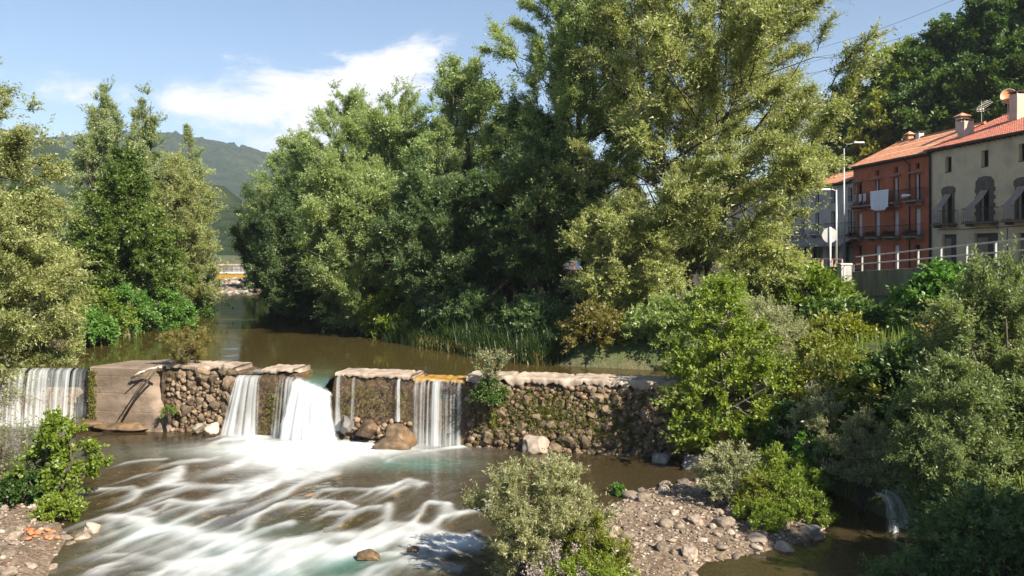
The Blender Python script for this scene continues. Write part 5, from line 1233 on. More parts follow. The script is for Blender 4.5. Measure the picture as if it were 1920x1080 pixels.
def shell(parent, w, h, depth, mat, rise):
    """side and back walls and floor plates behind the facade"""
    m = MB(); e = .003
    m.add([(0, e, 0), (0, depth * 2, 0), (0, depth * 2, h), (0, depth, h + rise - .12), (0, e, h)], [(0, 4, 3, 2, 1)])
    m.add([(w, e, 0), (w, depth * 2, 0), (w, depth * 2, h), (w, depth, h + rise - .12), (w, e, h)], [(0, 1, 2, 3, 4)])
    m.add([(0, depth * 2, 0), (w, depth * 2, 0), (w, depth * 2, h), (0, depth * 2, h)], [(0, 3, 2, 1)])
    m.add([(0.01, .9, 0.02), (w - .01, .9, 0.02), (w - .01, .9, h - .1), (0.01, .9, h - .1)], [(0, 1, 2, 3)])
    return m.build('side_wall', mat, parent)
def pipe(parent, pts, r=.05, mat=M_IRON):
    return MB().tube(pts, r, 7).build('drainpipe', mat, parent, True)

G0 = 6.30
# red house
W_R = 12.36; ox, oy = facade_origin(80.0)
red = empty('red_house', (ox, oy, G0 - .3), RZ); tag(red, 'brick-red three-storey house with tiled roof and rows of iron balconies', 'house')
B = .3; e1, e2, ev = B + 2.9, B + 5.8, B + 9.7
bays = (1.2, 4.25, 7.3, 10.5); holes = []
for x in bays: holes.append((x - .42, x + .42, e1 + .02, e1 + 2.25))
for x in bays: holes.append((x - .42, x + .42, e2 + .02, e2 + 2.15))
for x in bays[1:]: holes.append((x - .30, x + .30, e2 + 2.55, e2 + 3.05))
gr = [(.8, 1.6, B + 1.0, B + 2.2), (3.9, 4.8, B + .02, B + 2.15), (6.9, 7.8, B + .02, B + 2.15), (10.1, 10.9, B + .9, B + 2.2)]
holes += gr
wall_mesh('wall', W_R, ev, .3, holes, M_RED, red); shell(red, W_R, ev, 4.4, M_RED, 2.15)
for k, x in enumerate(bays):
    w = window(red, x - .42, x + .42, e1 + .02, e1 + 2.25, curtain=(.9, .75, .95, .9)[k], name='balcony_door')
    w = window(red, x - .42, x + .42, e2 + .02, e2 + 2.15, curtain=(.0, .3, .45, .35)[k], name='balcony_door')
for x in bays[1:]: window(red, x - .30, x + .30, e2 + 2.55, e2 + 3.05, bars=0)
for k, q in enumerate(gr):
    if q[2] < B + .5:
        MB().box(q[0], q[1], .16, .22, q[2], q[3]).build('door', M_WHITEP, red)
    else: window(red, *q)
for x0, x1 in ((.35, 2.05), (3.35, 5.15), (6.3, 8.15), (9.5, 11.45)): balcony(red, x0, x1, e1)
balcony(red, .5, 8.2, e2); balcony(red, 9.5, 11.45, e2)
for x in bays:
    for zz, o2 in ((e1 + 2.55, 0.2), (e2 + 2.3, .15)):
        MB().tube([(x - 1.0, -.22, zz), (x + .95, -.22, zz)], .085, 8).build('rolled_awning', M_AWN, red, True)
rr_ = roof_mesh('roof', W_R, 4.4, 2.15, ev, M_TILE, red)
chimney(rr_, 1.6, 4.6, ev + 1.9, .5, .5, .75, M_TILE, 'cowl'); chimney(rr_, 3.6, 4.4, ev + 2.0, .5, .5, .55, M_STEEL, 'flat'); chimney(rr_, 10.9, 3.6, ev + 1.5, .75, .7, 1.35, M_CHIM, 'cowl')
pipe(red, [(9.0, -.35, ev - .25), (9.05, -.2, ev - .55), (9.45, -.07, ev - .95), (9.45, -.07, B)]); pipe(red, [(12.28, -.08, ev - .2), (12.28, -.08, B)], .045)
for zz in (e1 - .35, e2 - .35): MB().box(0.0, 12.2, -.035, -.002, zz, zz + .10).build('string_course', M_RED, red)
# cream house
W_C = 17.6; ox, oy = facade_origin(67.7)
crm = empty('cream_house', (ox, oy, G0 - .3), RZ); tag(crm, 'cream rendered old house with stone-framed balcony doors and small attic windows', 'house')
f1, evc = B + 3.75, B + 9.85
cb = (2.3, 6.6, 10.5, 14.6)
holes = [(x - .42, x + .38, B + 7.75, B + 8.9) for x in cb]
dd_ = [(x - .5, x + .5, f1 + .02, f1 + 2.35) for x in cb]
gd = [(1.5, 3.3, B + .02, B + 2.95), (5.4, 8.0, B + .02, B + 2.95), (10.0, 11.6, B + .02, B + 2.9), (13.6, 15.4, B + .02, B + 2.9)]
wall_mesh('wall', W_C, evc, .4, holes + dd_ + gd, M_CREAM, crm); shell(crm, W_C, evc, 6.4, M_CREAM, 2.7)
for x in cb:
    w = window(crm, x - .42, x + .38, B + 7.75, B + 8.9, depth=.26)
    MB().box(x - .42, x + .38, -.02, .22, B + 7.67, B + 7.75).build('sill', M_STONE, w)
for k, q in enumerate(dd_):
    x = cb[k]; big = k == 1
    wd = window(crm, *q, depth=.26, name='balcony_door')
    a = .26 if not big else .45
    m = MB(); m.box(q[0] - a, q[0], -.04, .10, f1 + .02, f1 + 2.35); m.box(q[1], q[1] + a, -.04, .10, f1 + .02, f1 + 2.35)
    if big:
        for j in range(4): m.box(q[0] - a - .18, q[0] - a, -.03, .06, f1 + .5 + j * .55, f1 + .78 + j * .55); m.box(q[1] + a, q[1] + a + .18, -.03, .06, f1 + .5 + j * .55, f1 + .78 + j * .55)
    m.build('stone_jamb', M_STONE, wd)
    hw = (q[1] - q[0]) / 2 + a + (.1 if not big else .05); hh = .55 if not big else .95
    arch = [(x - hw, f1 + 2.35), (x + hw, f1 + 2.35), (x + hw, f1 + 2.35 + hh * .6), (x + hw * .65, f1 + 2.35 + hh * .92), (x, f1 + 2.35 + hh), (x - hw * .65, f1 + 2.35 + hh * .92), (x - hw, f1 + 2.35 + hh * .6)]
    MB().prism(arch, -.055, .05).build('stone_head', M_STONE, wd)
    bx = 1.15 if k != 1 else 1.55
    balcony(crm, x - bx, x + bx, f1, .8, 1.0, M_IRON, M_STONE)
    # canvas blind hung from the lintel out over the railing
    m = MB(); P0, P1 = [], []
    for t in np.linspace(0, 1, 9):
        yy = -.06 - .80 * t ** 1.1; zz = f1 + 2.30 - 1.20 * t - .12 * math.sin(math.pi * t); sh = -.35 * t * (1.4 if big else 1)
        P0.append((x - .44 + sh, yy, zz)); P1.append((x + .44 + sh, yy, zz))
    P0.append((P0[-1][0], -.87, f1 + .35)); P1.append((P1[-1][0], -.87, f1 + .35))
    m.add(P0 + P1, [(i, i + 1, i + 11, i + 10) for i in range(9)]); 
    o = m.build('canvas_blind', M_BLIND, wd, True)
for k, q in enumerate(gd):
    g = MB(); g.box(q[0] + .05, q[1] - .05, .22, .28, q[2], q[3] - .05)
    dr = g.build('door', M_DARKW, crm)
    MB().box((q[0] + q[1]) / 2 - .02, (q[0] + q[1]) / 2 + .02, .205, .219, q[2], q[3] - .05).build('meeting_stile', M_IRON, dr)
    MB().box(q[0] + .1, q[0] + (q[1] - q[0]) * .48, .19, .2, q[2] + .1, q[3] - .3).build('door_panel', M_SLAB, dr)
rc_ = roof_mesh('roof', W_C, 6.4, 2.7, evc, M_TILER, crm)
chimney(rc_, 1.7, 1.8, evc + .4, .85, .8, 1.45, M_CHIM, 'flat'); chimney(rc_, 4.95, 3.8, evc + 1.2, .85, .9, 2.2, M_CHIM, 'flat')
pipe(crm, [(.12, -.35, evc - .3), (.12, -.10, evc - .7), (.12, -.08, B)], .055)
pipe(crm, [(9.0, -.03, f1 - .5), (9.0, -.03, B)], .02)
MB().tube([(1.0, -.05, f1 - .38), (4.5, -.05, f1 - .45), (9.0, -.05, f1 - .40), (17, -.05, f1 - .38)], .022, 5).build('wall_cable', M_IRON, crm)
MB().box(7.9, 8.02, -.02, -.002, B + 3.2, B + 3.34).build('house_number_plate', M_IRON, crm)
ant = MB().tube([(0, 0, 0), (0, 0, 1.9)], .025, 6)
ar = MB().tube([(-.1, 0, 1.35), (.75, .2, 1.75)], .018, 5)
antr = empty('roof_antenna', (0, 0, 0)); tag(antr, 'grey television antenna on the roof ridge', 'antenna')
def on_house(root, x, y, z): return root.matrix_basis @ Vector((x, y, z))
antr.location = Matrix.Translation(red.location) @ (Matrix.Rotation(RZ, 4, 'Z') @ Vector((12.1, 4.45, ev + 2.1))); antr.rotation_euler = (0, 0, RZ)
ant.build('mast', M_STEEL, antr); ar.build('boom', M_STEEL, antr)
MB().tube([(-.15, 0, 1.05), (.65, .2, 1.15)], .018, 5).build('boom', M_STEEL, antr)
for k in range(6):
    t = k / 5; c = np.array((-.05 + .75 * t, .18 * t, 1.38 + .36 * t)); MB().tube([c + (0, -.28, .1), c + (0, .28, -.1)], .012, 4).build('element', M_STEEL, antr)
for k in range(3):
    c = np.array((-.12, 0, 1.1 + .12 * k)); MB().tube([c + (-.02, -.3, 0), c + (-.02, .3, 0)], .014, 4).build('element', M_STEEL, antr)
def dish(name, label, lx, ly, lz, r, mat, aim):
    root = empty(name, Matrix.Translation(crm.location) @ (Matrix.Rotation(RZ, 4, 'Z') @ Vector((lx, ly, lz))), 0); tag(root, label, 'satellite dish')
    a = np.linspace(0, 2 * np.pi, 28, endpoint=False); R_ = np.linspace(0, 1, 6)[1:]
    V = [(0, 0, 0)] + [(r * q * math.cos(t), r * q * math.sin(t) * 1.08, .16 * r * q * q * 2) for q in R_ for t in a]
    Fc = [(0, 1 + j, 1 + (j + 1) % 28) for j in range(28)] + [(1 + k * 28 + j, 1 + (k + 1) * 28 + j, 1 + (k + 1) * 28 + (j + 1) % 28, 1 + k * 28 + (j + 1) % 28) for k in range(4) for j in range(28)]
    m = MB().add(V, Fc); o = m.build('reflector', mat, root, True); o.rotation_euler = Vector(aim).to_track_quat('Z', 'Y').to_euler(); o.location = (0, 0, 1.0)
    rim = MB(); rim.tube([(r * math.cos(t), r * 1.08 * math.sin(t), .32 * r) for t in np.linspace(0, 2 * np.pi, 29)], .03, 5); rim.build('rim', M_CHIM, o, True)
    MB().tube([(0, 0, 0), (0, 0, .35 * r), (0, -.05, .9 * r)], .015, 5).build('feed_arm', M_STEEL, o)
    MB().tube([(0, .05, -.7), (0, .05, 1.0)], .035, 6).build('mast', M_STEEL, root); return root
M_ORN = plain('orange_dish', (0.72, 0.26, 0.10), .5)
dish('satellite_dish', 'orange round satellite dish above the roof beside the chimney', 4.1, 3.6, evc + 2.35, .55, M_ORN, (-.5, -1, .35))
dish('satellite_dish', 'grey satellite dish below the orange one', 4.35, 3.95, evc + 1.75, .42, M_STEEL, (.3, -1, .4))
# grey house with shop awnings
W_G = 19.5; ox, oy = facade_origin(99.7)
gry = empty('grey_house', (ox, oy, G0 - .3), RZ); tag(gry, 'grey rendered house with shop awnings next to the red house', 'house')
xs_ = [2.2 + 3.4 * k for k in range(6)]; h1 = B + 3.4; evg = B + 8.4
holes = [(x - .45, x + .45, h1 + .02, h1 + 2.2) for x in xs_] + [(x - .45, x + .45, h1 + 2.9, h1 + 4.3) for x in xs_] + [(x - 1.2, x + 1.2, B + .02, B + 2.5) for x in xs_]
wall_mesh('wall', W_G, evg, .3, holes, M_GREYW, gry); shell(gry, W_G, evg, 4.5, M_GREYW, 1.6)
for x in xs_:
    window(gry, x - .45, x + .45, h1 + .02, h1 + 2.2, frame=M_WHITEP, name='balcony_door'); window(gry, x - .45, x + .45, h1 + 2.9, h1 + 4.3, frame=M_WHITEP); window(gry, x - 1.2, x + 1.2, B + .02, B + 2.5)
    balcony(gry, x - .9, x + .9, h1, .6, .95, M_IRON, M_GREYW, .2)
    m = MB(); m.add([(x - 1.6, -.02, B + 3.1), (x + 1.6, -.02, B + 3.1), (x + 1.6, -1.7, B + 2.3), (x - 1.6, -1.7, B + 2.3), (x - 1.6, -1.7, B + 2.1), (x + 1.6, -1.7, B + 2.1)], [(0, 1, 2, 3), (3, 2, 5, 4)]); m.build('shop_awning', M_BLIND, gry)
roof_mesh('roof', W_G, 4.5, 1.6, evg, M_TILE, gry)
# pale house seen between the trunks
W_P = 24.0; ox, oy = facade_origin(127.0)
pnk = empty('pale_house', (ox, oy, G0 - .3), RZ); tag(pnk, 'pale pinkish house glimpsed between the willow trunks', 'house')
xs_ = [2 + 3.5 * k for k in range(7)]
holes = [(x - .5, x + .5, B + 3.6 + .02, B + 5.7) for x in xs_] + [(x - .8, x + .8, B + .02, B + 2.4) for x in xs_] + [(x - .5, x + .5, B + 6.6, B + 8.2) for x in xs_]
wall_mesh('wall', W_P, B + 9.2, .3, holes, M_PINKW, pnk); shell(pnk, W_P, B + 9.2, 4.5, M_PINKW, 1.9)
for x in xs_: window(pnk, x - .5, x + .5, B + 3.62, B + 5.7); window(pnk, x - .8, x + .8, B + .02, B + 2.4); window(pnk, x - .5, x + .5, B + 6.6, B + 8.2)
roof_mesh('roof', W_P, 4.5, 1.9, B + 9.2, M_TILE, pnk)
# washing, towel, flower boxes
def to_world(root, pts): 
    Mx = Matrix.Translation(root.location) @ Matrix.Rotation(RZ, 4, 'Z')
    return np.array([(Mx @ Vector(p))[:] for p in pts])
nx2, nz2 = 30, 26; V = []
for i in range(nx2):
    for j in range(nz2):
        a, b = i / (nx2 - 1), j / (nz2 - 1); x = 4.55 + 3.0 * a; hem = 1.75 - .35 * sstep(.35, .0, a) * .6 - .25 * sstep(.75, 1, a)
        if a < .1: hem *= .82
        z = e2 + 1.12 - hem * b + (.12 * (a > .12) * 0); y = -.80 - .03 * b + .05 * math.sin(a * 23 + b * 2) * b + .02 * math.sin(a * 51) * b
        V.append((x, y, z))
sh = link('bedsheet', np_mesh('bedsheet', to_world(red, V), [grid_faces(nx2, nz2)], True), M_SHEET)
so = sh.modifiers.new('cloth', 'SOLIDIFY'); so.thickness = .012
tag(sh, 'white sheet hung over the upper balcony rail of the red house', 'bedsheet')
V = [(9.75 + 1.2 * a, -.82 - .12 * math.sin(b * 3.1), e2 + .55 - .32 * b + .22 * a * (1 - b) * -1 + .1 * a) for a in np.linspace(0, 1, 8) for b in np.linspace(0, 1, 6)]
tw = link('towel', np_mesh('towel', to_world(red, V), [grid_faces(8, 6)], True), M_SHEET); tw.modifiers.new('cloth', 'SOLIDIFY').thickness = .03
tag(tw, 'white towel folded on the small upper balcony of the red house', 'towel')
M_TERR = plain('planter_clay', (0.14, 0.07, 0.05), .8)
rr = np.random.RandomState(77)
for k, (x0, x1) in enumerate(((.4, 2.0), (3.4, 5.1), (6.35, 8.1), (9.55, 11.4))):
    loc = Matrix.Translation(red.location) @ (Matrix.Rotation(RZ, 4, 'Z') @ Vector(((x0 + x1) / 2, -.62, e1 + .002)))
    fb = empty('flower_box', loc, RZ); tag(fb, ['leftmost', 'second from left', 'third from left', 'rightmost'][k] + ' box of dark red flowers on the lower balconies of the red house', 'flower box', 'flower boxes on the red house')
    hw = (x1 - x0) / 2 - .08; MB().box(-hw, hw, -.09, .09, 0, .2).build('planter', M_TERR, fb, bevel=.01)
    C = np.stack([rr.uniform(-hw, hw, 40), rr.uniform(-.08, .08, 40), rr.uniform(.2, .36, 40)], -1)
    V, Fq, ti, _, _ = spray(C, np.tile(np.array((0, -.4, .6)), (40, 1)), rr, 4, 6, np.full(40, .22), .09, .07, .2, .3, .9)
    link('flowers', np_mesh('flowers', V, [Fq], False, {'tint': ti}), M_FLR, fb)
for k, x in enumerate((1.5, 2.5, 3.3)):
    m = MB(); V = [(x + .55 * a, -.80 + .03 * math.sin(a * 9 + k), e2 + 1.0 - .8 * b * (1 - .2 * a)) for a in np.linspace(0, 1, 8) for b in np.linspace(0, 1, 5)]
    o = link('laundry', np_mesh('laundry', to_world(red, V), [grid_faces(8, 5)], True), M_CURT if k else M_BLIND); o.modifiers.new('cloth', 'SOLIDIFY').thickness = .01
    tag(o, ['dark shirt drying at the left end of the upper balcony of the red house', 'pale shirt drying second on the upper balcony of the red house', 'pale cloth drying next to the big white sheet'][k], 'laundry')

# ------------------------------------------------------------------ street, wall, railings
M_ASPH = surf('asphalt', [(0.3, (0.045, 0.045, 0.045)), (0.7, (0.075, 0.073, 0.07))], 2, 0.9, 0.4, 40)
M_PAVE = surf('paving', [(0.3, (0.24, 0.22, 0.20)), (0.7, (0.34, 0.32, 0.29))], 2, 0.9, 0.3, 25)
ys = np.concatenate([np.arange(20, 70, 2.0), np.arange(70, 135, 4.0)])
def strip(name, x0f, x1f, dz, mat, label):
    A = np.stack([x0f(ys), ys, street_z(ys) + dz], -1); Bv = np.stack([x1f(ys), ys, street_z(ys) + dz], -1)
    V = np.stack([A, Bv], 1).reshape(-1, 3); return tag(link(name, np_mesh(name, V, [grid_faces(len(ys), 2)[:, ::-1]], False), mat), label, kind='structure')
strip('pavement', lambda y: x_wall(y) + .2, lambda y: x_wall(y) + 3.0, .03, M_PAVE, 'promenade pavement behind the wall')
strip('road', lambda y: x_wall(y) + 3.0, lambda y: 40 - .1 * y - 1.8, -.08, M_ASPH, 'street before the houses')
strip('kerb_pavement', lambda y: 40 - .1 * y - 1.8, lambda y: 40 - .1 * y + .1, .03, M_PAVE, 'pavement at the foot of the houses')
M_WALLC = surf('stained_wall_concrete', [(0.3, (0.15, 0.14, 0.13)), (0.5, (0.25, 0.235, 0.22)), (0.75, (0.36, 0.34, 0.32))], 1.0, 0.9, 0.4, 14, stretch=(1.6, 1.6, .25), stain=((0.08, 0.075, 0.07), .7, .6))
M_WALLSHADE = surf('streaked_shade_concrete', [(0.3, (0.05, 0.045, 0.04)), (0.5, (0.09, 0.082, 0.072)), (0.75, (0.16, 0.15, 0.135))], 1.0, 0.9, 0.4, 14, stretch=(1.6, 1.6, .25))  # darker copy of the wall concrete, shade under the trees put into its colour
M_LIGHTC = surf('light_concrete', [(0.3, (0.44, 0.41, 0.38)), (0.7, (0.60, 0.57, 0.53))], 2, 0.9, 0.3, 18)
def wall_run(pts, bot, tops, th, name, mat, label, cat='wall'):
    m = MB(); pts = np.array(pts, float); d = np.gradient(pts, axis=0); nn = unit(np.stack([d[:, 1], -d[:, 0]], -1)) * th
    V = []
    for p, n_, b, t in zip(pts, nn, bot, tops): V += [(p[0] - n_[0] / 2, p[1] - n_[1] / 2, b), (p[0] + n_[0] / 2, p[1] + n_[1] / 2, b), (p[0] + n_[0] / 2, p[1] + n_[1] / 2, t), (p[0] - n_[0] / 2, p[1] - n_[1] / 2, t)]
    f = [(0, 1, 2, 3), tuple(len(V) - 4 + k for k in (3, 2, 1, 0))]
    for k in range(len(pts) - 1):
        for j in range(4): f.append((k * 4 + j, k * 4 + 4 + j, k * 4 + 4 + (j + 1) % 4, k * 4 + (j + 1) % 4))
    root = empty(name, (pts[0][0], pts[0][1], bot[0])); tag(root, label, cat); m.add(np.array(V) - np.array(root.location[:]), f)
    m.build('wall_body', mat, root); return root, pts
yy = [50.6, 58, 62, 66, 75, 84, 97, 110, 130]
wr, wp = wall_run([(float(x_wall(y)), y) for y in yy], [1.5] * len(yy), [float(street_z(y)) + .72 if y < 59 else 6.6 for y in yy], .3, 'promenade_wall', M_WALLSHADE, 'long streaked concrete promenade wall, coloured dark for shade, behind the riverside trees')
yy2 = [28, 34, 40, 44, 48.6]
wr2, _ = wall_run([(19.6, y) for y in yy2], [1.0] * 5, [float(street_z(y)) - .25 for y in yy2], .35, 'ramp_wall', M_WALLC, 'concrete retaining wall under the sloping ramp')
# ribbed parapet panels, each board its own piece
par = empty('ribbed_parapet', (19.6, 44.0, 6.0)); tag(par, 'dark ribbed concrete parapet panel under the ramp railing', 'parapet')
k = 0
for y in np.arange(34.0, 48.5, .34):
    zt = float(street_z(y)) + .42; MB().box(-.24, -.10 - .03 * (k % 2), y - 44, y - 44 + .32, zt - 1.35 - 6.0, zt - 6.0).build('panel_board', M_WALLC, par); k += 1
pil = empty('gate_pillar', (19.55, 50.2, 4.6)); tag(pil, 'tall light concrete pillar at the end of the promenade wall', 'pillar')
MB().box(-.32, .32, -.32, .32, 0, 2.55).build('shaft', M_LIGHTC, pil, bevel=.03); MB().box(-.36, .36, -.36, .36, 2.552, 2.66).build('cap', M_LIGHTC, pil, bevel=.02)
gate = empty('stair_gate', (19.5, 49.3, 5.9)); tag(gate, 'small barred metal gate beside the light concrete pillar', 'gate')
for k in range(8): MB().tube([(0, -.65 + k * .18, 0), (0, -.65 + k * .18, 1.3)], .014, 5).build('bar', M_STEEL, gate)
for z in (.08, .65, 1.27): MB().tube([(0, -.72, z), (0, .68, z)], .022, 5).build('rail', M_STEEL, gate)
st_ = empty('stair_flight', (20.4, 49.2, 5.0)); tag(st_, 'short flight of pink-grey steps seen through the barred gate', 'steps')
M_PINKS = surf('pink_step_stone', [(0.3, (0.40, 0.26, 0.22)), (0.7, (0.55, 0.40, 0.35))], 3, .9, .3)
for k in range(5): MB().box(-.4 + k * .3, -.1 + k * .3, -.6, .6, 0, .35 + k * .2).build('step', M_PINKS, st_)
def railing(pts, h, label, name, mat, post=2.0, posth=None, bars=(1.0, .5)):
    root = empty(name, pts[0]); tag(root, label, 'railing'); P = np.array(pts, float) - np.array(pts[0])
    for q in bars: MB().tube(P + np.array((0, 0, h * q)), .032, 6).build('rail', mat, root, True)
    L = np.concatenate([[0], np.cumsum(np.linalg.norm(np.diff(P, axis=0), axis=1))])
    for s in np.arange(0, L[-1] + .01, post):
        c = np.array([np.interp(s, L, P[:, j]) for j in range(3)]); MB().box(c[0] - .04, c[0] + .04, c[1] - .05, c[1] + .05, c[2], c[2] + h).build('post', mat, root)
    return root
yr = [28, 33, 40, 45, 48.6]
railing([(19.6, y, float(street_z(y)) + .43) for y in yr], .85, 'sloping steel guard rail along the ramp before the houses', 'guard_rail', M_STEEL, 2.2)
M_ROSE = plain('rose_painted_steel', (0.52, 0.24, 0.22), .5)
railing([(float(x_wall(y)) + .05, y, float(street_z(y)) + .62 if y < 59 else 6.55) for y in (50.8, 54, 58)], .55, 'low rosy railing on the promenade wall before the grey house', 'wall_railing', M_ROSE, 1.6, bars=(.1, 1.0))
railing([(float(x_wall(y)) + .05, y, 6.55) for y in (58.3, 62, 66, 75)], .6, 'rosy railing on the promenade wall behind the willow trunks', 'wall_railing', M_ROSE, 1.8, bars=(.15, 1.0))
lamp = empty('street_lamp', (20.75, 54.6, 6.3)); tag(lamp, 'tall grey street lamp with a long flat head beside the round sign', 'street lamp')
MB().tube([(0, 0, 0), (0, 0, 5.6)], [.085, .055], 10).build('pole', M_STEEL, lamp, True); MB().tube([(0, 0, 5.5), (-.25, 0, 5.62), (-.5, 0, 5.62)], .03, 6).build('arm', M_STEEL, lamp, True)
MB().box(-1.75, -.42, -.14, .14, 5.55, 5.68).build('lamp_head', M_WHITEP, lamp, bevel=.03)
sgn = empty('road_sign', (19.5, 52.3, 6.9)); tag(sgn, 'round grey back of a road sign on a white post', 'road sign')
MB().tube([(0, 0, -.6), (0, 0, 2.55)], .065, 8).build('post', M_WHITEP, sgn, True)
dm = MB(); dm.tube([(0, .06, 2.05), (0, .09, 2.05)], .47, 28); dm.build('sign_disc', M_STEEL, sgn); MB().box(-.03, .03, .0, .058, 1.65, 2.45).build('bracket', M_IRON, sgn)
lamp2 = empty('street_lamp', (28.6, 73.5, 6.3)); tag(lamp2, 'street lamp with white curved head before the roof of the red house', 'street lamp')
MB().tube([(0, 0, 0), (0, 0, 10.5)], [.09, .055], 10).build('pole', M_STEEL, lamp2, True); MB().tube([(0, 0, 10.4), (.3, -.1, 10.85), (1.0, -.3, 10.95)], .035, 6).build('arm', M_STEEL, lamp2, True)
MB().box(.7, 1.6, -.45, -.15, 10.88, 11.04).build('lamp_head', M_WHITEP, lamp2, bevel=.05)
# parked cars glimpsed under the trees
def car(x, y, rz, paint, label):
    root = empty('parked_car', (x, y, float(street_z(y)) - .05), rz); tag(root, label, 'car')
    prof = [(-2.05, .35), (2.05, .35), (2.1, .62), (2.0, .80), (1.15, .92), (.45, 1.42), (-1.1, 1.46), (-1.85, .98), (-2.1, .85)]
    n_ = len(prof); V = []
    for wy, k in ((-.80, 1), (-.86, 1), (.86, 1), (.80, 1)):
        for px, pz in prof: V.append((px, wy * (.86 if pz > 1.2 else 1.0), pz))
    f = [tuple(range(n_)), tuple(3 * n_ + i for i in range(n_ - 1, -1, -1))] + [(a * n_ + i, (a + 1) * n_ + i, (a + 1) * n_ + (i + 1) % n_, a * n_ + (i + 1) % n_) for a in range(3) for i in range(n_)]
    MB().add(V, f).build('body', paint, root, bevel=.02)
    for s in (-1, 1):
        m = MB().add([(.95, s * .868, .95), (.42, s * .775, 1.36), (-1.05, s * .775, 1.38), (-1.6, s * .868, .98)], [(0, 1, 2, 3)]); m.build('side_window', M_GLASS, root)
        for px in (-1.3, 1.3):
            w = MB(); w.tube([(px, s * .66, .32), (px, s * .885, .32)], .32, 16); t_ = w.build('wheel', M_IRON, root)
            w = MB(); w.tube([(px, s * .86, .32), (px, s * .895, .32)], .19, 12); w.build('rim', M_STEEL, t_)
        MB().box(2.05, 2.11, s * .62 - .14, s * .62 + .14, .62, .74).build('headlight', M_CURT, root); MB().box(-2.12, -2.06, s * .62 - .12, s * .62 + .12, .72, .86).build('tail_light', M_ROSE, root)
    MB().add([(1.12, -.72, .955), (1.12, .72, .955), (.50, .66, 1.40), (.50, -.66, 1.40)], [(0, 1, 2, 3)]).build('windscreen', M_GLASS, root)
M_CARW = plain('white_car_paint', (0.75, 0.75, 0.76), .25, .6); M_CARB = plain('blue_car_paint', (0.05, 0.12, 0.33), .25, .6); M_CARS = plain('silver_car_paint', (0.42, 0.43, 0.45), .25, .6)
car(1.6, 68.5, -.3, M_CARW, 'white car parked behind the promenade wall, leftmost of the three'); car(7.6, 70.5, -.3, M_CARB, 'blue car parked behind the promenade wall'); car(16.0, 72.5, -.4, M_CARS, 'silver car parked before the grey house')
# ------------------------------------------------------------------ far bridge
br = empty('far_bridge', (-50.5, 150, 2.0), math.radians(8)); tag(br, 'low distant footbridge with a yellow girder over the river', 'bridge')
M_YEL = plain('yellow_girder_paint', (0.32, 0.18, 0.02), .5)
MB().box(-15, 15, -1.75, 1.75, 2.0, 2.25).build('deck', M_LIGHTC, br, bevel=.02); MB().box(-15, 15, -1.62, -1.45, 1.15, 1.92).build('girder', M_YEL, br); MB().box(-15, 15, 1.45, 1.62, 1.15, 1.92).build('girder', M_YEL, br)
for x in (-14, 0, 14): MB().box(x - .4, x + .4, -1.2, 1.2, -2.5, 1.14 if x else 1.14).build('pier', M_LIGHTC, br) if x else None
for z in (2.75, 3.3): MB().tube([(-15, -1.4, z), (15, -1.4, z)], .03, 5).build('rail', M_IRON, br)
for x in np.arange(-15, 15.1, 1.5): MB().box(x - .04, x + .04, -1.44, -1.36, 2.252, 3.3).build('post', M_IRON, br)
bw = empty('river_wall', (-62, 178, 1.5)); tag(bw, 'pale stone river wall beyond the far bridge', 'wall')
MB().box(-30, 30, -.5, .5, 0, 3.4).build('wall_body', M_WALLC, bw); MB().box(-30.2, 30.2, -.65, .65, 3.402, 3.7).build('coping', M_PALE, bw)

# ------------------------------------------------------------------ overhead lines
def cable(p0, p1, sag, label):
    t = np.linspace(0, 1, 40)[:, None]; P = (1 - t) * p0 + t * p1; P[:, 2] -= 4 * sag * (t * (1 - t))[:, 0]
    tag(MB().tube(P, .045, 4, False).build('power_line', M_IRON, None), label, 'cable', 'power lines crossing the sky')
for k, (a, b) in enumerate([((1400, 178), (1990, -62)), ((1400, 138), (2010, -45)), ((1400, 158), (2030, -30)), ((1400, 118), (1960, -80))]):
    cable(at(a[0], a[1] - 40 * 0, 230), at(b[0], b[1], 150), 2.0 + .3 * k, ['upper', 'second', 'third', 'lowest'][[3, 1, 2, 0][k]] + ' of the thin power lines crossing the sky over the slope')

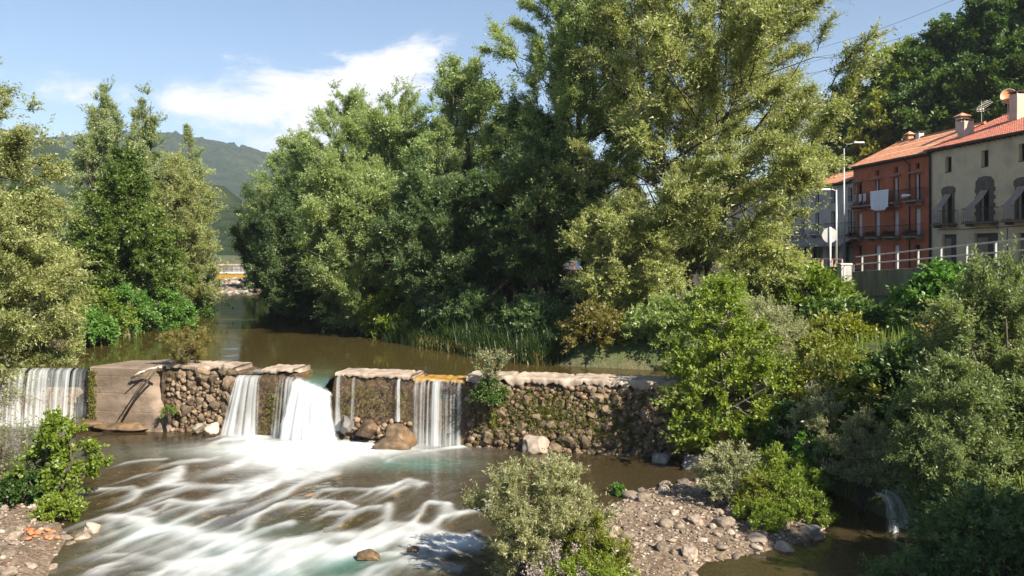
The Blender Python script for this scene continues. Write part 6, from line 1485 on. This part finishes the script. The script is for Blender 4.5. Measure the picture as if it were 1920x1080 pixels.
# ------------------------------------------------------------------ hills
hm, n, l = new_mat('wooded_hill')
o_ = n.new('ShaderNodeOutputMaterial'); d_ = n.new('ShaderNodeBsdfDiffuse'); tc = n.new('ShaderNodeTexCoord')
n1 = n.new('ShaderNodeTexNoise'); n1.inputs['Scale'].default_value = .03; n1.inputs['Detail'].default_value = 12; n1.inputs['Roughness'].default_value = .8
l.new(tc.outputs['Object'], n1.inputs['Vector'])
r_ = ramp(n, [(.32, (.010, .018, .010)), (.5, (.026, .038, .020)), (.66, (.050, .060, .028)), (.80, (.13, .12, .075))]); l.new(n1.outputs['Fac'], r_.inputs[0]); l.new(r_.outputs[0], d_.inputs[0]); l.new(d_.outputs[0], o_.inputs['Surface'])
def hill(label, ridge, Y, Yfront, seed, step=4.0, rough=7.0, zb=0.0):
    """ridge given as photo pixels at distance Y; slopes down towards Yfront and falls away behind"""
    R_ = np.array([at(u, v, Y) for u, v in ridge]); xs = np.arange(R_[0, 0], R_[-1, 0], step); ys = np.concatenate([np.arange(Yfront, Y, step * 1.6), np.arange(Y, Y + (Y - Yfront) * .6, step * 5)])
    X, Y_ = np.meshgrid(xs, ys, indexing='ij'); top = np.interp(X, R_[:, 0], R_[:, 2])
    t = np.where(Y_ < Y, sstep(Yfront, Y, Y_) ** .85, sstep(Y + (Y - Yfront) * .6, Y, Y_))
    Z = zb + (top - zb) * t * (1 + .12 * fbm(X / 150, Y_ / 150, seed, 4) * (Y_ < Y * .97)) + rough * np.abs(fbm(X / 9, Y_ / 14, seed + 3, 2)) * (.3 + t) + rough * .8 * fbm(X / 40, Y_ / 40, seed, 3)
    return tag(link('hill', np_mesh('hill', np.stack([X, Y_, Z], -1).reshape(-1, 3), [grid_faces(len(xs), len(ys))], False), hm), label, kind='structure')
hill('far hazy wooded mountain closing the valley', [(-250, 330), (60, 280), (230, 262), (350, 262), (430, 275), (520, 294), (640, 330), (900, 380), (1300, 400)], 1900, 900, 1.0, 6.5, 12.0)
hill('nearer dark wooded hill behind the left bank', [(-500, 170), (-200, 215), (70, 262), (130, 285), (210, 325), (300, 365), (420, 405), (470, 445), (520, 470)], 700, 330, 2.0, 3.0, 5.0)
hill('low green rise behind the far bridge', [(-60, 380), (200, 370), (400, 345), (440, 385), (560, 400), (760, 430), (1000, 450), (1300, 440)], 420, 215, 3.0, 2.4, 4.0)
# small side cascade in the shade of the right bank
fall('small shaded cascade of the side stream', 0, 1.4, .95, .0, .5, .2, .5, .35, 30, 2, .3, loc=(10.55, 24.6, 0.0), ang=math.radians(35))
# ------------------------------------------------------------------ valley haze
hz_m, n, l = new_mat('valley_haze')
o_ = n.new('ShaderNodeOutputMaterial'); pv = n.new('ShaderNodeVolumePrincipled')
pv.inputs['Color'].default_value = (0.72, 0.82, 1.0, 1); pv.inputs['Density'].default_value = 0.00016; pv.inputs['Anisotropy'].default_value = 0.1
l.new(pv.outputs[0], o_.inputs['Volume'])
hz = MB().box(-3100, 3100, -210, 3700, -12, 430).build('haze', hz_m, None)
tag(hz, 'thin blue summer haze filling the valley', kind='stuff')

print('done', time.time() - T0, 'tris', sum(sum(len(p.vertices) - 2 for p in m.polygons) for m in bpy.data.meshes))
